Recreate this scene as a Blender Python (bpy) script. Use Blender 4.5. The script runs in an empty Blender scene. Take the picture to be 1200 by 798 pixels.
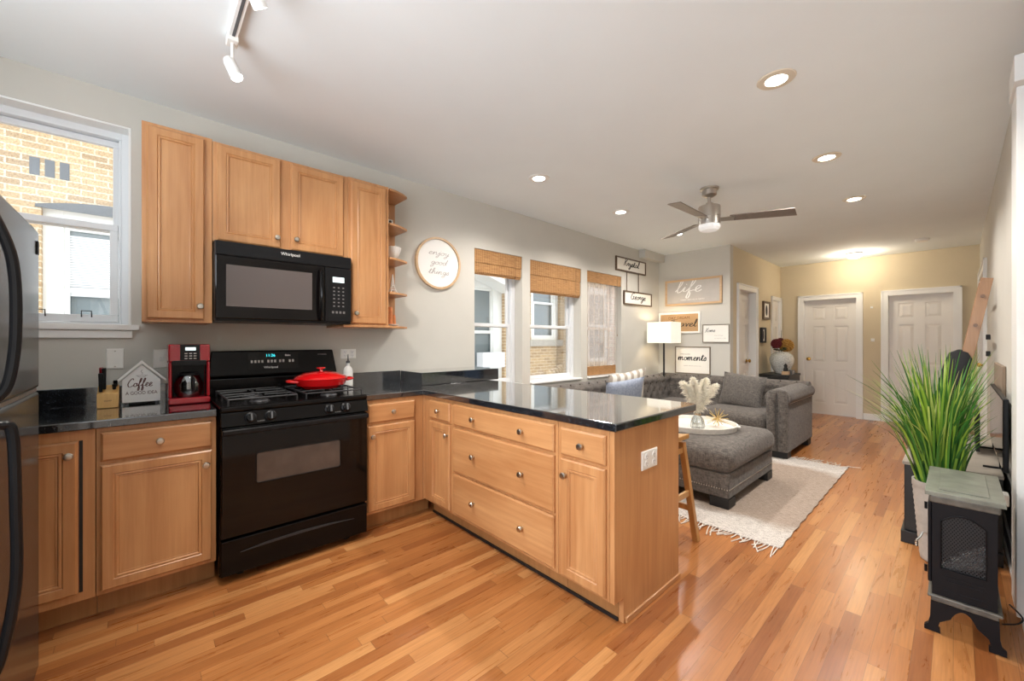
import bpy, bmesh, math, random
from mathutils import Vector, Matrix
random.seed(7)
R = math.radians
SC = bpy.context.scene
COL = SC.collection
# ------------------------------------------------------------------ camera, world, light, exposure
cam = bpy.data.objects.new('camera', bpy.data.cameras.new('camera')); COL.objects.link(cam)
cam.location = (3.22, 0.0, 1.272); cam.rotation_euler = (R(90), 0, math.atan2(520, 473))
cam.data.sensor_width = 36.0; cam.data.lens = 473.0/1200*36; cam.data.clip_start = 0.02
SC.camera = cam
SC.view_settings.view_transform = 'Standard'; SC.view_settings.look = 'None'
SC.view_settings.gamma = 1.0; SC.view_settings.use_curve_mapping = False
SC.view_settings.exposure = 0.22
wd = bpy.data.worlds.new('sky'); SC.world = wd; wd.use_nodes = True
bg = wd.node_tree.nodes['Background']; bg.inputs[0].default_value = (0.86, 0.93, 1.0, 1); bg.inputs[1].default_value = 2.6
LAMP_W = 19.0      # each recessed lamp
DAY = (0.9, 0.95, 1.0)
def portal(loc, rot, sx, sy):
    l = bpy.data.lights.new('window_portal', 'AREA'); l.shape = 'RECTANGLE'; l.size = sx; l.size_y = sy
    l.cycles.is_portal = True
    o = bpy.data.objects.new('window_portal', l); COL.objects.link(o); o.location = loc; o.rotation_euler = rot
portal((-0.2, -0.55, 1.92), (0, R(-90), 0), 1.2, 1.0)
for yy, ww in ((2.75, .66), (3.66, .92), (4.64, .8)):
    portal((-0.2, yy, 1.5), (0, R(-90), 0), 1.4, ww)
dl = bpy.data.lights.new('added_fill_light', 'AREA'); dl.shape = 'RECTANGLE'; dl.size = 2.0; dl.size_y = 1.5; dl.energy = 80; dl.color = (.88, .94, 1)
do = bpy.data.objects.new('added_fill_light', dl); COL.objects.link(do); do.location = (2.35, -1.34, 1.55); do.rotation_euler = (R(106), 0, 0)  # fill light added behind the camera to brighten the room
# ------------------------------------------------------------------ materials
MATS = {}
def srgb(r, g, b):
    f = lambda c: ((c/255+.055)/1.055)**2.4 if c > 10 else c/255/12.92
    return (f(r), f(g), f(b), 1)
class NT:
    def __init__(s, name):
        m = bpy.data.materials.new(name); m.use_nodes = True; s.m = m; s.t = m.node_tree; s.b = s.t.nodes['Principled BSDF']
        MATS[name] = m
    def n(s, typ, ins=None, **kw):
        x = s.t.nodes.new('ShaderNode'+typ)
        for k, v in kw.items(): setattr(x, k, v)
        if ins:
            for k, v in ins.items():
                if hasattr(v, 'is_output') or isinstance(v, bpy.types.NodeSocket): s.t.links.new(v, x.inputs[k])
                else: x.inputs[k].default_value = v
        return x
    def set(s, k, v):
        if isinstance(v, bpy.types.NodeSocket): s.t.links.new(v, s.b.inputs[k])
        else: s.b.inputs[k].default_value = v
    def coord(s, scale=(1, 1, 1), which='Object', rot=(0, 0, 0)):
        c = s.n('TexCoord'); m = s.n('Mapping', {'Scale': scale, 'Rotation': rot}); s.t.links.new(c.outputs[which], m.inputs[0]); return m.outputs[0]
    def noise(s, vec, scale, detail=4, rough=.55, dist=0):
        return s.n('TexNoise', {'Vector': vec, 'Scale': scale, 'Detail': detail, 'Roughness': rough, 'Distortion': dist}).outputs['Fac']
    def ramp(s, fac, stops):
        r = s.n('ValToRGB', {'Fac': fac}); e = r.color_ramp.elements
        while len(e) < len(stops): e.new(.5)
        for i, (p, c) in enumerate(stops): e[i].position = p; e[i].color = c
        return r.outputs[0]
    def mix(s, fac, a, b, blend='MIX'):
        x = s.n('Mix', data_type='RGBA', blend_type=blend)
        for i, v in ((0, fac), (6, a), (7, b)):
            if isinstance(v, bpy.types.NodeSocket): s.t.links.new(v, x.inputs[i])
            else: x.inputs[i].default_value = v
        return x.outputs[2]
    def math(s, op, a, b=0.0):
        x = s.n('Math', operation=op)
        for i, v in ((0, a), (1, b)):
            if isinstance(v, bpy.types.NodeSocket): s.t.links.new(v, x.inputs[i])
            else: x.inputs[i].default_value = v
        return x.outputs[0]
    def bump(s, h, strength=.3, dist=.002):
        b = s.n('Bump', {'Height': h, 'Strength': strength, 'Distance': dist}); s.t.links.new(b.outputs[0], s.b.inputs['Normal'])
def plain(name, c, rough=.5, metal=0, coat=0, spec=None, noise=0, nscale=20, bump=0, emit=0, trans=0):
    t = NT(name)
    if noise:
        v = t.coord(); f = t.noise(v, nscale)
        a = tuple(x*(1-noise) for x in c[:3])+(1,); b = tuple(min(1, x*(1+noise)) for x in c[:3])+(1,)
        t.set('Base Color', t.ramp(f, [(.3, a), (.7, b)]))
        if bump: t.bump(f, bump)
    else: t.set('Base Color', c)
    t.set('Roughness', rough); t.set('Metallic', metal); t.set('Coat Weight', coat)
    if spec is not None: t.set('Specular IOR Level', spec)
    if emit: t.set('Emission Color', c); t.set('Emission Strength', emit)
    if trans: t.set('Transmission Weight', trans)
    return t.m
def wood(name, c1, c2, axis, rough=.35, coat=.15, fine=38):
    t = NT(name); sc = [1, 1, 1]; sc = [fine if i != axis else 1.6 for i in range(3)]
    v = t.coord(tuple(sc)); f = t.noise(v, 1.2, 6, .6, .35)
    v2 = t.coord(tuple([4 if i != axis else 1.1 for i in range(3)])); g = t.noise(v2, 1.4, 3, .5, .6)
    mx = t.math('ADD', t.math('MULTIPLY', f, .45), t.math('MULTIPLY', g, .55))
    t.set('Base Color', t.ramp(mx, [(.32, c1), (.66, c2)])); t.set('Roughness', rough); t.set('Coat Weight', coat); t.set('Coat Roughness', .25)
    t.bump(f, .08, .001); return t.m
plain('wall_paint', srgb(200, 196, 187), .85, noise=.02, nscale=3)
plain('hall_paint', srgb(206, 192, 164), .85, noise=.02, nscale=3)
plain('ceiling_paint', srgb(236, 241, 242), .9, noise=.015, nscale=2)
plain('white_trim', srgb(236, 235, 232), .4, noise=.01, nscale=5)
plain('white_vinyl', srgb(226, 228, 230), .35)
plain('door_white', srgb(232, 228, 222), .4)
M1, M2 = srgb(174, 118, 72), srgb(206, 154, 104)
for a, n in ((0, 'maple_x'), (1, 'maple_y'), (2, 'maple')): wood(n, M1, M2, a)
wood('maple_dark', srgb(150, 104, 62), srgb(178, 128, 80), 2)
wood('stool_wood', srgb(176, 128, 74), srgb(206, 160, 102), 2)
wood('board_wood', srgb(140, 98, 60), srgb(178, 134, 92), 2)
wood('rung_wood', srgb(96, 66, 40), srgb(130, 92, 58), 1)
wood('block_wood', srgb(205, 155, 85), srgb(232, 190, 120), 2, fine=70)
wood('frame_oak', srgb(182, 146, 108), srgb(212, 180, 142), 0)
wood('frame_dark', srgb(72, 54, 38), srgb(104, 80, 58), 0)
wood('frame_grey', srgb(110, 98, 84), srgb(140, 126, 108), 0)
plain('black_enamel', (0.004, 0.0035, 0.0035, 1), .16, spec=.2)
plain('black_glass', (0.004, 0.003, 0.003, 1), .07, spec=.3)
plain('black_plastic', (0.008, 0.008, 0.009, 1), .35, spec=.2)
plain('matte_black', (0.01, 0.01, 0.011, 1), .5)
plain('iron_black', (0.006, 0.006, 0.008, 1), .42, spec=.22)
plain('ring_beige', srgb(222, 210, 190), .4)
plain('stove_edge', srgb(96, 92, 84), .35, noise=.3, nscale=30)
plain('oven_pane', srgb(78, 68, 62), .12, noise=.2, nscale=9)
plain('micro_pane', srgb(92, 84, 82), .12)
plain('stove_top_grey', srgb(120, 122, 112), .35, noise=.25, nscale=14)
plain('grate_iron', (0.035, 0.035, 0.038, 1), .45, metal=.3)
plain('nickel', srgb(190, 184, 174), .28, metal=1)
plain('brushed_nickel', srgb(196, 190, 182), .33, metal=1)
plain('brass', srgb(200, 160, 80), .25, metal=1)
plain('gold', srgb(225, 200, 140), .3, metal=1)
plain('white_plastic', srgb(238, 236, 230), .35)
plain('ivory_print', srgb(240, 236, 228), .6)
plain('ink', (0.02, 0.02, 0.02, 1), .7)
plain('ink_grey', srgb(120, 118, 116), .7)
plain('ink_soft', srgb(176, 170, 166), .7)
plain('ink_brown', srgb(120, 76, 40), .7)
plain('ink_maroon', srgb(96, 56, 50), .7)
plain('white_ink', srgb(236, 234, 230), .6)
plain('grey_board', srgb(178, 172, 166), .7, noise=.05, nscale=10)
plain('kraft_board', srgb(190, 152, 108), .7, noise=.05, nscale=20)
plain('red_enamel', srgb(196, 16, 20), .12, coat=.8)
plain('red_plastic', srgb(150, 14, 28), .22, coat=.5)
plain('white_ceramic', srgb(238, 236, 232), .2, coat=.3)
plain('coffee', srgb(60, 30, 14), .2)
plain('orange_glass', srgb(214, 132, 78), .3, noise=.2, nscale=40)
plain('teal_led', (0.05, 0.75, 0.8, 1), .4, emit=1.6)
plain('lcd_white', (0.6, 0.7, 0.7, 1), .4, emit=1.0)
plain('lamp_glow', (1, .97, .9, 1), .4, emit=14)
plain('lamp_glow_soft', (1, .95, .85, 1), .4, emit=3.2)
plain('fan_glass', srgb(240, 240, 238), .35, emit=.25)
plain('shade_fabric', srgb(246, 240, 226), .8, emit=.35)
plain('blade_grey', srgb(128, 118, 110), .4, noise=.1, nscale=20)
plain('leaf', srgb(70, 120, 40), .45)
plain('black_cloth', (0.012, 0.012, 0.014, 1), .9)
plain('pillow_white', srgb(222, 216, 208), .9, noise=.08, nscale=30, bump=.4)
plain('fringe', srgb(222, 214, 204), .95)
plain('pampas', srgb(248, 242, 226), 1.0)
plain('taupe', srgb(140, 122, 104), .8)
plain('blue_print', srgb(70, 100, 140), .4, noise=.4, nscale=12)
plain('yellow', srgb(220, 176, 40), .5)
plain('pink', srgb(208, 150, 120), .5)
plain('gravel', srgb(90, 70, 50), .9)
plain('concrete', srgb(178, 172, 164), .9, noise=.12, nscale=20, bump=.4)
plain('stone_sill', srgb(178, 172, 160), .9, noise=.1, nscale=12)
plain('blind_slat', srgb(226, 226, 226), .6)
plain('far_glass', srgb(120, 130, 132), .12, coat=.5)
plain('far_white', srgb(234, 234, 228), .5)
plain('slate', srgb(90, 92, 94), .6)
plain('dark_flower', srgb(110, 34, 40), .8, noise=.3, nscale=60)
plain('mustard_flower', srgb(184, 138, 66), .9, noise=.35, nscale=90, bump=.6)
plain('green_dark', srgb(60, 66, 30), .7)
plain('console_black', srgb(28, 27, 26), .45, noise=.2, nscale=20)
plain('grey_top', srgb(150, 142, 130), .4, noise=.12, nscale=8)
plain('ash', srgb(210, 208, 204), .9, noise=.3, nscale=30)
plain('log', srgb(60, 54, 50), .9, noise=.4, nscale=20)
plain('mirror_glass', srgb(190, 192, 192), .08, metal=.9)
# glass
def glass(name, tint=(1, 1, 1, 1), refl=.08):
    t = NT(name); nt = t.t
    tr = t.n('BsdfTransparent', {'Color': tint}); gl = t.n('BsdfGlossy', {'Roughness': .02})
    lw = t.n('LayerWeight', {'Blend': .25}); mr = t.n('MapRange', {'Value': lw.outputs['Fresnel'], 'From Min': 0.0, 'From Max': 1.0, 'To Min': refl*.5, 'To Max': .7})
    mx = t.n('MixShader'); nt.links.new(mr.outputs[0], mx.inputs[0]); nt.links.new(tr.outputs[0], mx.inputs[1]); nt.links.new(gl.outputs[0], mx.inputs[2])
    nt.links.new(mx.outputs[0], nt.nodes['Material Output'].inputs[0]); return t.m
glass('window_glass'); glass('clear_glass', (.94, .96, .96, 1), .25); glass('carafe_glass', (.75, .75, .75, 1), .3)
# granite
t = NT('granite'); v = t.coord(); f = t.n('TexVoronoi', {'Vector': v, 'Scale': 420.0}).outputs['Distance']; g = t.noise(v, 160, 3)
h = t.n('TexVoronoi', {'Vector': v, 'Scale': 330.0}).outputs['Color']; hs = t.n('SeparateColor', {'Color': h}).outputs[0]
c = t.ramp(hs, [(.0, (.008, .009, .011, 1)), (.78, (.014, .016, .02, 1)), (.95, (.03, .036, .045, 1)), (1.0, (.09, .10, .12, 1))])
t.set('Base Color', c); t.set('Roughness', .13); t.set('Specular IOR Level', .6); t.set('Coat Weight', 1.0); t.set('Coat IOR', 1.75); t.set('Coat Roughness', .05)
# fridge: dark glossy textured steel
t = NT('fridge_steel'); v = t.coord((60, 60, 60)); f = t.noise(v, 3.0, 3); t.set('Base Color', (.035, .036, .04, 1)); t.set('Metallic', .35); t.set('Roughness', .17); t.bump(f, .05, .001)
# floor planks (boards run along y)
t = NT('oak_floor'); tc = t.n('TexCoord'); sp = t.n('SeparateXYZ', {'Vector': tc.outputs['Object']})
W = .0572
rowf = t.math('DIVIDE', sp.outputs[0], W); row = t.math('FLOOR', rowf); fr = t.math('FRACT', rowf)
wn = t.n('TexWhiteNoise', noise_dimensions='1D'); t.t.links.new(row, wn.inputs['W'])
ln = t.math('ADD', t.math('MULTIPLY', wn.outputs['Value'], .35), .55)
yo = t.math('ADD', t.math('DIVIDE', sp.outputs[1], ln), t.math('MULTIPLY', wn.outputs['Value'], 37.0)); cell = t.math('FLOOR', yo); fy = t.math('FRACT', yo)
cx = t.n('CombineXYZ', {'X': row, 'Y': cell}); w2 = t.n('TexWhiteNoise', {'Vector': cx.outputs[0]}, noise_dimensions='3D')
off = t.n('CombineXYZ', {'X': t.math('MULTIPLY', row, 3.7), 'Y': t.math('MULTIPLY', cell, 5.3)})
va = t.n('VectorMath', {0: tc.outputs['Object'], 1: off.outputs[0]}, operation='ADD')
mp = t.n('Mapping', {'Vector': va.outputs[0], 'Scale': (26, 2.0, 1)}); gr = t.noise(mp.outputs[0], 1.3, 6, .62, .9)
mp2 = t.n('Mapping', {'Vector': va.outputs[0], 'Scale': (120, 4.0, 1)}); gr2 = t.noise(mp2.outputs[0], 1.2, 3, .6)
base = t.ramp(w2.outputs['Value'], [(0, srgb(152, 92, 50)), (.3, srgb(174, 112, 62)), (.7, srgb(186, 124, 72)), (1, srgb(202, 146, 92))])
grc = t.ramp(gr, [(.26, (.70, .60, .50, 1)), (.46, (.93, .9, .86, 1)), (.7, (1.06, 1.06, 1.05, 1))])
c = t.mix(.95, base, grc, 'MULTIPLY'); c = t.mix(.35, c, t.ramp(gr2, [(.35, (.6, .55, .5, 1)), (.6, (1, 1, 1, 1))]), 'MULTIPLY')
ge = t.math('MAXIMUM', t.math('LESS_THAN', fr, .03), t.math('LESS_THAN', fy, .0035)); c = t.mix(t.math('MULTIPLY', ge, .6), c, (.12, .05, .02, 1))
t.set('Base Color', c); t.set('Roughness', t.math('ADD', t.math('MULTIPLY', gr, .14), .22)); t.set('Coat Weight', .12); t.set('Coat Roughness', .2); t.bump(ge, -.25, .001)
# brick
t = NT('yellow_brick'); tc = t.n('TexCoord'); sp = t.n('SeparateXYZ', {'Vector': tc.outputs['Object']}); cb = t.n('CombineXYZ', {'X': sp.outputs[1], 'Y': sp.outputs[2]})
nz = t.noise(tc.outputs['Object'], 9, 3); 
br = t.n('TexBrick', {'Vector': cb.outputs[0], 'Scale': 1.0, 'Mortar Size': .008, 'Mortar Smooth': .15, 'Brick Width': .21, 'Row Height': .068, 'Bias': .0,
     'Color1': srgb(206, 178, 136), 'Color2': srgb(172, 146, 112), 'Mortar': srgb(224, 208, 180)}); br.offset = .5
n2 = t.noise(tc.outputs['Object'], 60, 4); c = t.mix(.55, br.outputs['Color'], t.ramp(n2, [(.35, srgb(160, 130, 96)), (.6, (1, .98, .95, 1))]), 'MULTIPLY')
t.set('Base Color', c); t.set('Roughness', .95); t.bump(br.outputs['Fac'], -.5, .01)
# woven upholstery
def fabric(name, c1, c2, sc=1.0):
    t = NT(name); v1 = t.coord((18*sc, 18*sc, 140*sc)); a = t.noise(v1, 1.5, 3, .6); v2 = t.coord((140*sc, 140*sc, 18*sc)); b = t.noise(v2, 1.5, 3, .6)
    h_ = t.noise(t.coord((30*sc, 30*sc, 30*sc)), 1.2, 4, .7); f = t.math('ADD', t.math('MULTIPLY', t.math('ADD', a, b), .33), t.math('MULTIPLY', h_, .34)); t.set('Base Color', t.ramp(f, [(.38, c1), (.61, c2)])); t.set('Roughness', .95); t.set('Sheen Weight', .12); t.bump(f, .4, .002); return t.m
fabric('sofa_fabric', srgb(54, 49, 46), srgb(120, 112, 105))
fabric('pillow_fabric', srgb(66, 62, 59), srgb(118, 111, 105), 1.3)
fabric('blue_fabric', srgb(112, 120, 138), srgb(168, 176, 192), 1.2)
t = NT('striped_fabric'); v = t.coord(); w = t.n('TexWave', {'Vector': v, 'Scale': 3.2, 'Distortion': .6}, bands_direction='Y'); t.set('Base Color', t.ramp(w.outputs['Fac'], [(.35, srgb(176, 164, 150)), (.5, srgb(232, 226, 216))])); t.set('Roughness', .95); t.bump(w.outputs['Fac'], .4, .006)
# rug
t = NT('rug_weave'); tc = t.n('TexCoord'); mp = t.n('Mapping', {'Vector': tc.outputs['Object'], 'Scale': (14, 60, 1)}); a = t.noise(mp.outputs[0], 2.0, 4, .7)
mp2 = t.n('Mapping', {'Vector': tc.outputs['Object'], 'Scale': (110, 110, 1)}); b = t.noise(mp2.outputs[0], 2.0, 2, .6)
sp = t.n('SeparateXYZ', {'Vector': tc.outputs['Object']}); big = t.n('TexNoise', {'Vector': tc.outputs['Object'], 'Scale': 2.2}).outputs['Fac']
f = t.math('ADD', t.math('MULTIPLY', a, .5), t.math('MULTIPLY', b, .5))
base = t.ramp(f, [(.38, srgb(128, 118, 110)), (.54, srgb(222, 214, 206))]); ay = t.math('ADD', t.math('ABSOLUTE', sp.outputs[1]), t.math('MULTIPLY', t.math('SUBTRACT', big, .5), .5)); bnd = t.math('SUBTRACT', 1.25, ay)
zz = t.n('TexVoronoi', {'Vector': t.n('Mapping', {'Vector': tc.outputs['Object'], 'Rotation': (0, 0, .785), 'Scale': (9, 9, 1)}).outputs[0], 'Scale': 1.0}, feature='DISTANCE_TO_EDGE', distance='CHEBYCHEV') if False else None
c = t.mix(t.ramp(bnd, [(.36, (0, 0, 0, 1)), (.52, (.8, .8, .8, 1))]), base, t.ramp(f, [(.38, srgb(112, 94, 80)), (.58, srgb(172, 148, 128))]))
t.set('Base Color', c); t.set('Roughness', 1.0); t.bump(f, .6, .004)
# bamboo blinds
def bamboo(name, alpha=None):
    t = NT(name); tc = t.n('TexCoord'); sp = t.n('SeparateXYZ', {'Vector': tc.outputs['Object']})
    fz = t.math('FRACT', t.math('MULTIPLY', sp.outputs[2], 160.0)); fyv = t.math('FRACT', t.math('MULTIPLY', sp.outputs[1], 42.0)); st = t.math('LESS_THAN', fyv, .18)
    mp = t.n('Mapping', {'Vector': tc.outputs['Object'], 'Scale': (1, 9, 260)}); n = t.noise(mp.outputs[0], 1.0, 3, .7)
    c = t.ramp(n, [(.3, srgb(112, 72, 38)), (.5, srgb(164, 116, 68)), (.72, srgb(200, 156, 104))]); c = t.mix(t.math('MULTIPLY', st, .45), c, srgb(226, 190, 140))
    t.set('Base Color', c); t.set('Roughness', .7); t.bump(fz, .5, .002)
    if alpha:
        nn = t.noise(t.n('Mapping', {'Vector': tc.outputs['Object'], 'Scale': (1, 3, 60)}).outputs[0], 1.0, 3, .7)
        gap = t.math('GREATER_THAN', fz, .33); a = t.math('ADD', t.math('MULTIPLY', nn, .55), t.math('MULTIPLY', t.math('LESS_THAN', t.math('FRACT', t.math('MULTIPLY', sp.outputs[1], 9.0)), .12), .25))
        t.set('Alpha', a); t.set('Base Color', t.mix(.75, c, srgb(238, 228, 220)))
    else: t.set('Transmission Weight', 0)
    return t.m
bamboo('bamboo'); bamboo('bamboo_sheer', True)
t = NT('granite_tile_vase'); v = t.coord(); vo = t.n('TexVoronoi', {'Vector': v, 'Scale': 34.0}, feature='DISTANCE_TO_EDGE').outputs['Distance']; t.set('Base Color', t.ramp(vo, [(0, srgb(150, 148, 140)), (.06, srgb(226, 226, 220))])); t.set('Roughness', .25)
# grass blades: colour by a per-vertex attribute of the leaf itself
t = NT('grass_leaf'); at = t.n('Attribute', attribute_name='tone'); t.set('Base Color', t.ramp(at.outputs['Fac'], [(0, srgb(26, 70, 28)), (.45, srgb(62, 124, 44)), (.8, srgb(150, 184, 60)), (1, srgb(206, 214, 130))])); t.set('Roughness', .45)
# metal mesh
t = NT('stove_mesh'); tc = t.n('TexCoord'); sp = t.n('SeparateXYZ', {'Vector': tc.outputs['Object']})
u = t.math('ADD', t.math('MULTIPLY', sp.outputs[0], 95.0), t.math('MULTIPLY', sp.outputs[2], 60.0)); w = t.math('SUBTRACT', t.math('MULTIPLY', sp.outputs[0], 95.0), t.math('MULTIPLY', sp.outputs[2], 60.0))
a = t.math('MAXIMUM', t.math('LESS_THAN', t.math('FRACT', u), .5), t.math('LESS_THAN', t.math('FRACT', w), .5)); t.set('Alpha', a); t.set('Base Color', (.015, .015, .017, 1)); t.set('Roughness', .5)
# ------------------------------------------------------------------ helpers
ORG = {}
def org(o): return ORG.get(o.name, Vector((0, 0, 0)))
def setp(o, label=None, cat=None, group=None, kind=None):
    if label: o['label'] = label
    if cat: o['category'] = cat
    if group: o['group'] = group
    if kind: o['kind'] = kind
    return o
def thing(name, label, cat, loc=(0, 0, 0), group=None):
    o = bpy.data.objects.new(name, None); COL.objects.link(o); o.location = loc; o.empty_display_size = .05; ORG[o.name] = Vector(loc)
    return setp(o, label, cat, group)
def mk(name, bm, mat, parent=None, smooth=False, bevel=0, label=None, cat=None, group=None, kind=None, ang=35, seg=2, mats=None):
    if not name: raise ValueError
    bmesh.ops.recalc_face_normals(bm, faces=bm.faces)
    if parent is not None: og = org(parent)
    else:
        xs = [v.co for v in bm.verts]; mn = [min(c[i] for c in xs) for i in range(3)]; mxx = [max(c[i] for c in xs) for i in range(3)]
        og = Vector(((mn[0]+mxx[0])/2, (mn[1]+mxx[1])/2, mn[2]))
    bmesh.ops.translate(bm, verts=bm.verts, vec=-og)
    me = bpy.data.meshes.new(name); bm.to_mesh(me); bm.free()
    me.materials.append(MATS[mat])
    for m in (mats or []): me.materials.append(MATS[m])
    o = bpy.data.objects.new(name, me); COL.objects.link(o); ORG[o.name] = og
    if parent is not None: o.parent = parent
    else: o.location = og
    if smooth:
        for p in me.polygons: p.use_smooth = True
        me.set_sharp_from_angle(angle=R(ang))
    if bevel:
        b = o.modifiers.new('bevel', 'BEVEL'); b.width = bevel; b.segments = seg; b.limit_method = 'ANGLE'; b.angle_limit = R(40); b.harden_normals = False
    return setp(o, label, cat, group, kind)
def B(): return bmesh.new()
class F:   # local frame: a along u, b along v, c along n
    def __init__(s, o, u=(0, 1, 0), v=(0, 0, 1), n=(1, 0, 0)): s.o, s.u, s.v, s.n = Vector(o), Vector(u), Vector(v), Vector(n)
    def __call__(s, a, b, c=0): return s.o+s.u*a+s.v*b+s.n*c
    def at(s, a, b, c=0): return F(s(a, b, c), s.u, s.v, s.n)
def hexa(bm, p):
    v = [bm.verts.new(q) for q in p]
    for f in ((0, 1, 2, 3), (4, 7, 6, 5), (0, 4, 5, 1), (1, 5, 6, 2), (2, 6, 7, 3), (3, 7, 4, 0)): bm.faces.new([v[i] for i in f])
def box(bm, x0, x1, y0, y1, z0, z1):
    hexa(bm, [(x0, y0, z0), (x1, y0, z0), (x1, y1, z0), (x0, y1, z0), (x0, y0, z1), (x1, y0, z1), (x1, y1, z1), (x0, y1, z1)]); return bm
def fb(bm, f, a0, a1, b0, b1, c0, c1):
    hexa(bm, [f(a0, b0, c0), f(a1, b0, c0), f(a1, b1, c0), f(a0, b1, c0), f(a0, b0, c1), f(a1, b0, c1), f(a1, b1, c1), f(a0, b1, c1)]); return bm
def basis(d):
    d = Vector(d).normalized(); a = Vector((0, 0, 1)) if abs(d.z) < .9 else Vector((1, 0, 0)); x = d.cross(a).normalized(); return x, d.cross(x).normalized(), d
def lathe(bm, prof, o=(0, 0, 0), ax=(0, 0, 1), seg=28, sx=1, sy=1):
    o = Vector(o); x, y, d = basis(ax)
    if abs(Vector(ax).normalized().z) > .99: x, y = Vector((1, 0, 0)), Vector((0, 1, 0))
    rings = []
    for r, z in prof:
        if r < 1e-6: rings.append([bm.verts.new(o+d*z)])
        else: rings.append([bm.verts.new(o+d*z+x*(r*sx*math.cos(2*math.pi*i/seg))+y*(r*sy*math.sin(2*math.pi*i/seg))) for i in range(seg)])
    for A, C in zip(rings, rings[1:]):
        for i in range(seg):
            j = (i+1) % seg
            if len(A) == 1 and len(C) == 1: continue
            if len(A) == 1: bm.faces.new((A[0], C[i], C[j]))
            elif len(C) == 1: bm.faces.new((A[i], A[j], C[0]))
            else: bm.faces.new((A[i], A[j], C[j], C[i]))
    return bm
def cyl(bm, p0, p1, r0, r1=None, seg=20):
    p0, p1 = Vector(p0), Vector(p1); r1 = r0 if r1 is None else r1; L = (p1-p0).length
    return lathe(bm, [(0, 0), (r0, 0), (r1, L), (0, L)], p0, p1-p0, seg)
def tube(bm, pts, r, seg=8, closed=False):
    pts = [Vector(p) for p in pts]; n = len(pts); rr = r if isinstance(r, (list, tuple)) else [r]*n; rings = []; pn = None
    for i, p in enumerate(pts):
        a = pts[(i-1) % n] if (closed or i > 0) else p; b = pts[(i+1) % n] if (closed or i < n-1) else p; d = (b-a).normalized()
        if pn is None: x, y, _ = basis(d)
        else: x = (pn-d*pn.dot(d)).normalized(); y = d.cross(x)
        pn = x; rings.append([bm.verts.new(p+x*(rr[i]*math.cos(2*math.pi*k/seg))+y*(rr[i]*math.sin(2*math.pi*k/seg))) for k in range(seg)])
    m = n if closed else n-1
    for i in range(m):
        A, C = rings[i], rings[(i+1) % n]
        for k in range(seg): bm.faces.new((A[k], A[(k+1) % seg], C[(k+1) % seg], C[k]))
    if not closed: bm.faces.new(rings[0][::-1]); bm.faces.new(rings[-1])
    return bm
def smooth_pts(pts, k=6, closed=False):
    pts = [Vector(p) for p in pts]; n = len(pts); out = []
    for i in range(n if closed else n-1):
        g = lambda j: pts[j % n] if closed else pts[max(0, min(n-1, j))]
        a, b, c, d = g(i-1), g(i), g(i+1), g(i+2)
        for s in range(k):
            t = s/k; out.append(.5*((2*b)+(c-a)*t+(2*a-5*b+4*c-d)*t*t+(3*b-a-3*c+d)*t**3))
    if not closed: out.append(pts[-1])
    return out
def prism(bm, f, poly, c0, c1):
    lo = [bm.verts.new(f(a, b, c0)) for a, b in poly]; hi = [bm.verts.new(f(a, b, c1)) for a, b in poly]; n = len(poly)
    bm.faces.new(lo[::-1]); bm.faces.new(hi)
    for i in range(n): bm.faces.new((lo[i], lo[(i+1) % n], hi[(i+1) % n], hi[i]))
    return bm
def rings(bm, f, w, h, rg, a0=0, b0=0):
    prev = None
    for ins, d in rg:
        r = [bm.verts.new(f(a0+x, b0+y, d)) for x, y in ((ins, ins), (w-ins, ins), (w-ins, h-ins), (ins, h-ins))]
        if prev:
            for i in range(4): bm.faces.new((prev[i], prev[(i+1) % 4], r[(i+1) % 4], r[i]))
        else: bm.faces.new(r[::-1])
        prev = r
    bm.faces.new(prev); return bm
def blob(bm, c, rx, ry, rz, seg=20, n=12, e=1.0, rot=None):
    # superellipsoid-like rounded body
    sg = lambda x, p: math.copysign(abs(x)**p, x); vs = []
    c = Vector(c); rot = rot or Matrix.Identity(3)
    for i in range(n+1):
        ph = -math.pi/2+math.pi*i/n; row = []
        for j in range(seg):
            th = 2*math.pi*j/seg
            p = Vector((rx*sg(math.cos(ph), e)*sg(math.cos(th), e), ry*sg(math.cos(ph), e)*sg(math.sin(th), e), rz*sg(math.sin(ph), e))); row.append(p)
        vs.append(row)
    bot = bm.verts.new(c+rot @ vs[0][0]); top = bm.verts.new(c+rot @ vs[n][0]); R_ = [[bm.verts.new(c+rot @ p) for p in row] for row in vs[1:n]]
    for j in range(seg):
        k = (j+1) % seg; bm.faces.new((bot, R_[0][k], R_[0][j])); bm.faces.new((top, R_[-1][j], R_[-1][k]))
        for i in range(n-2): bm.faces.new((R_[i][j], R_[i][k], R_[i+1][k], R_[i+1][j]))
    return bm
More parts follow.
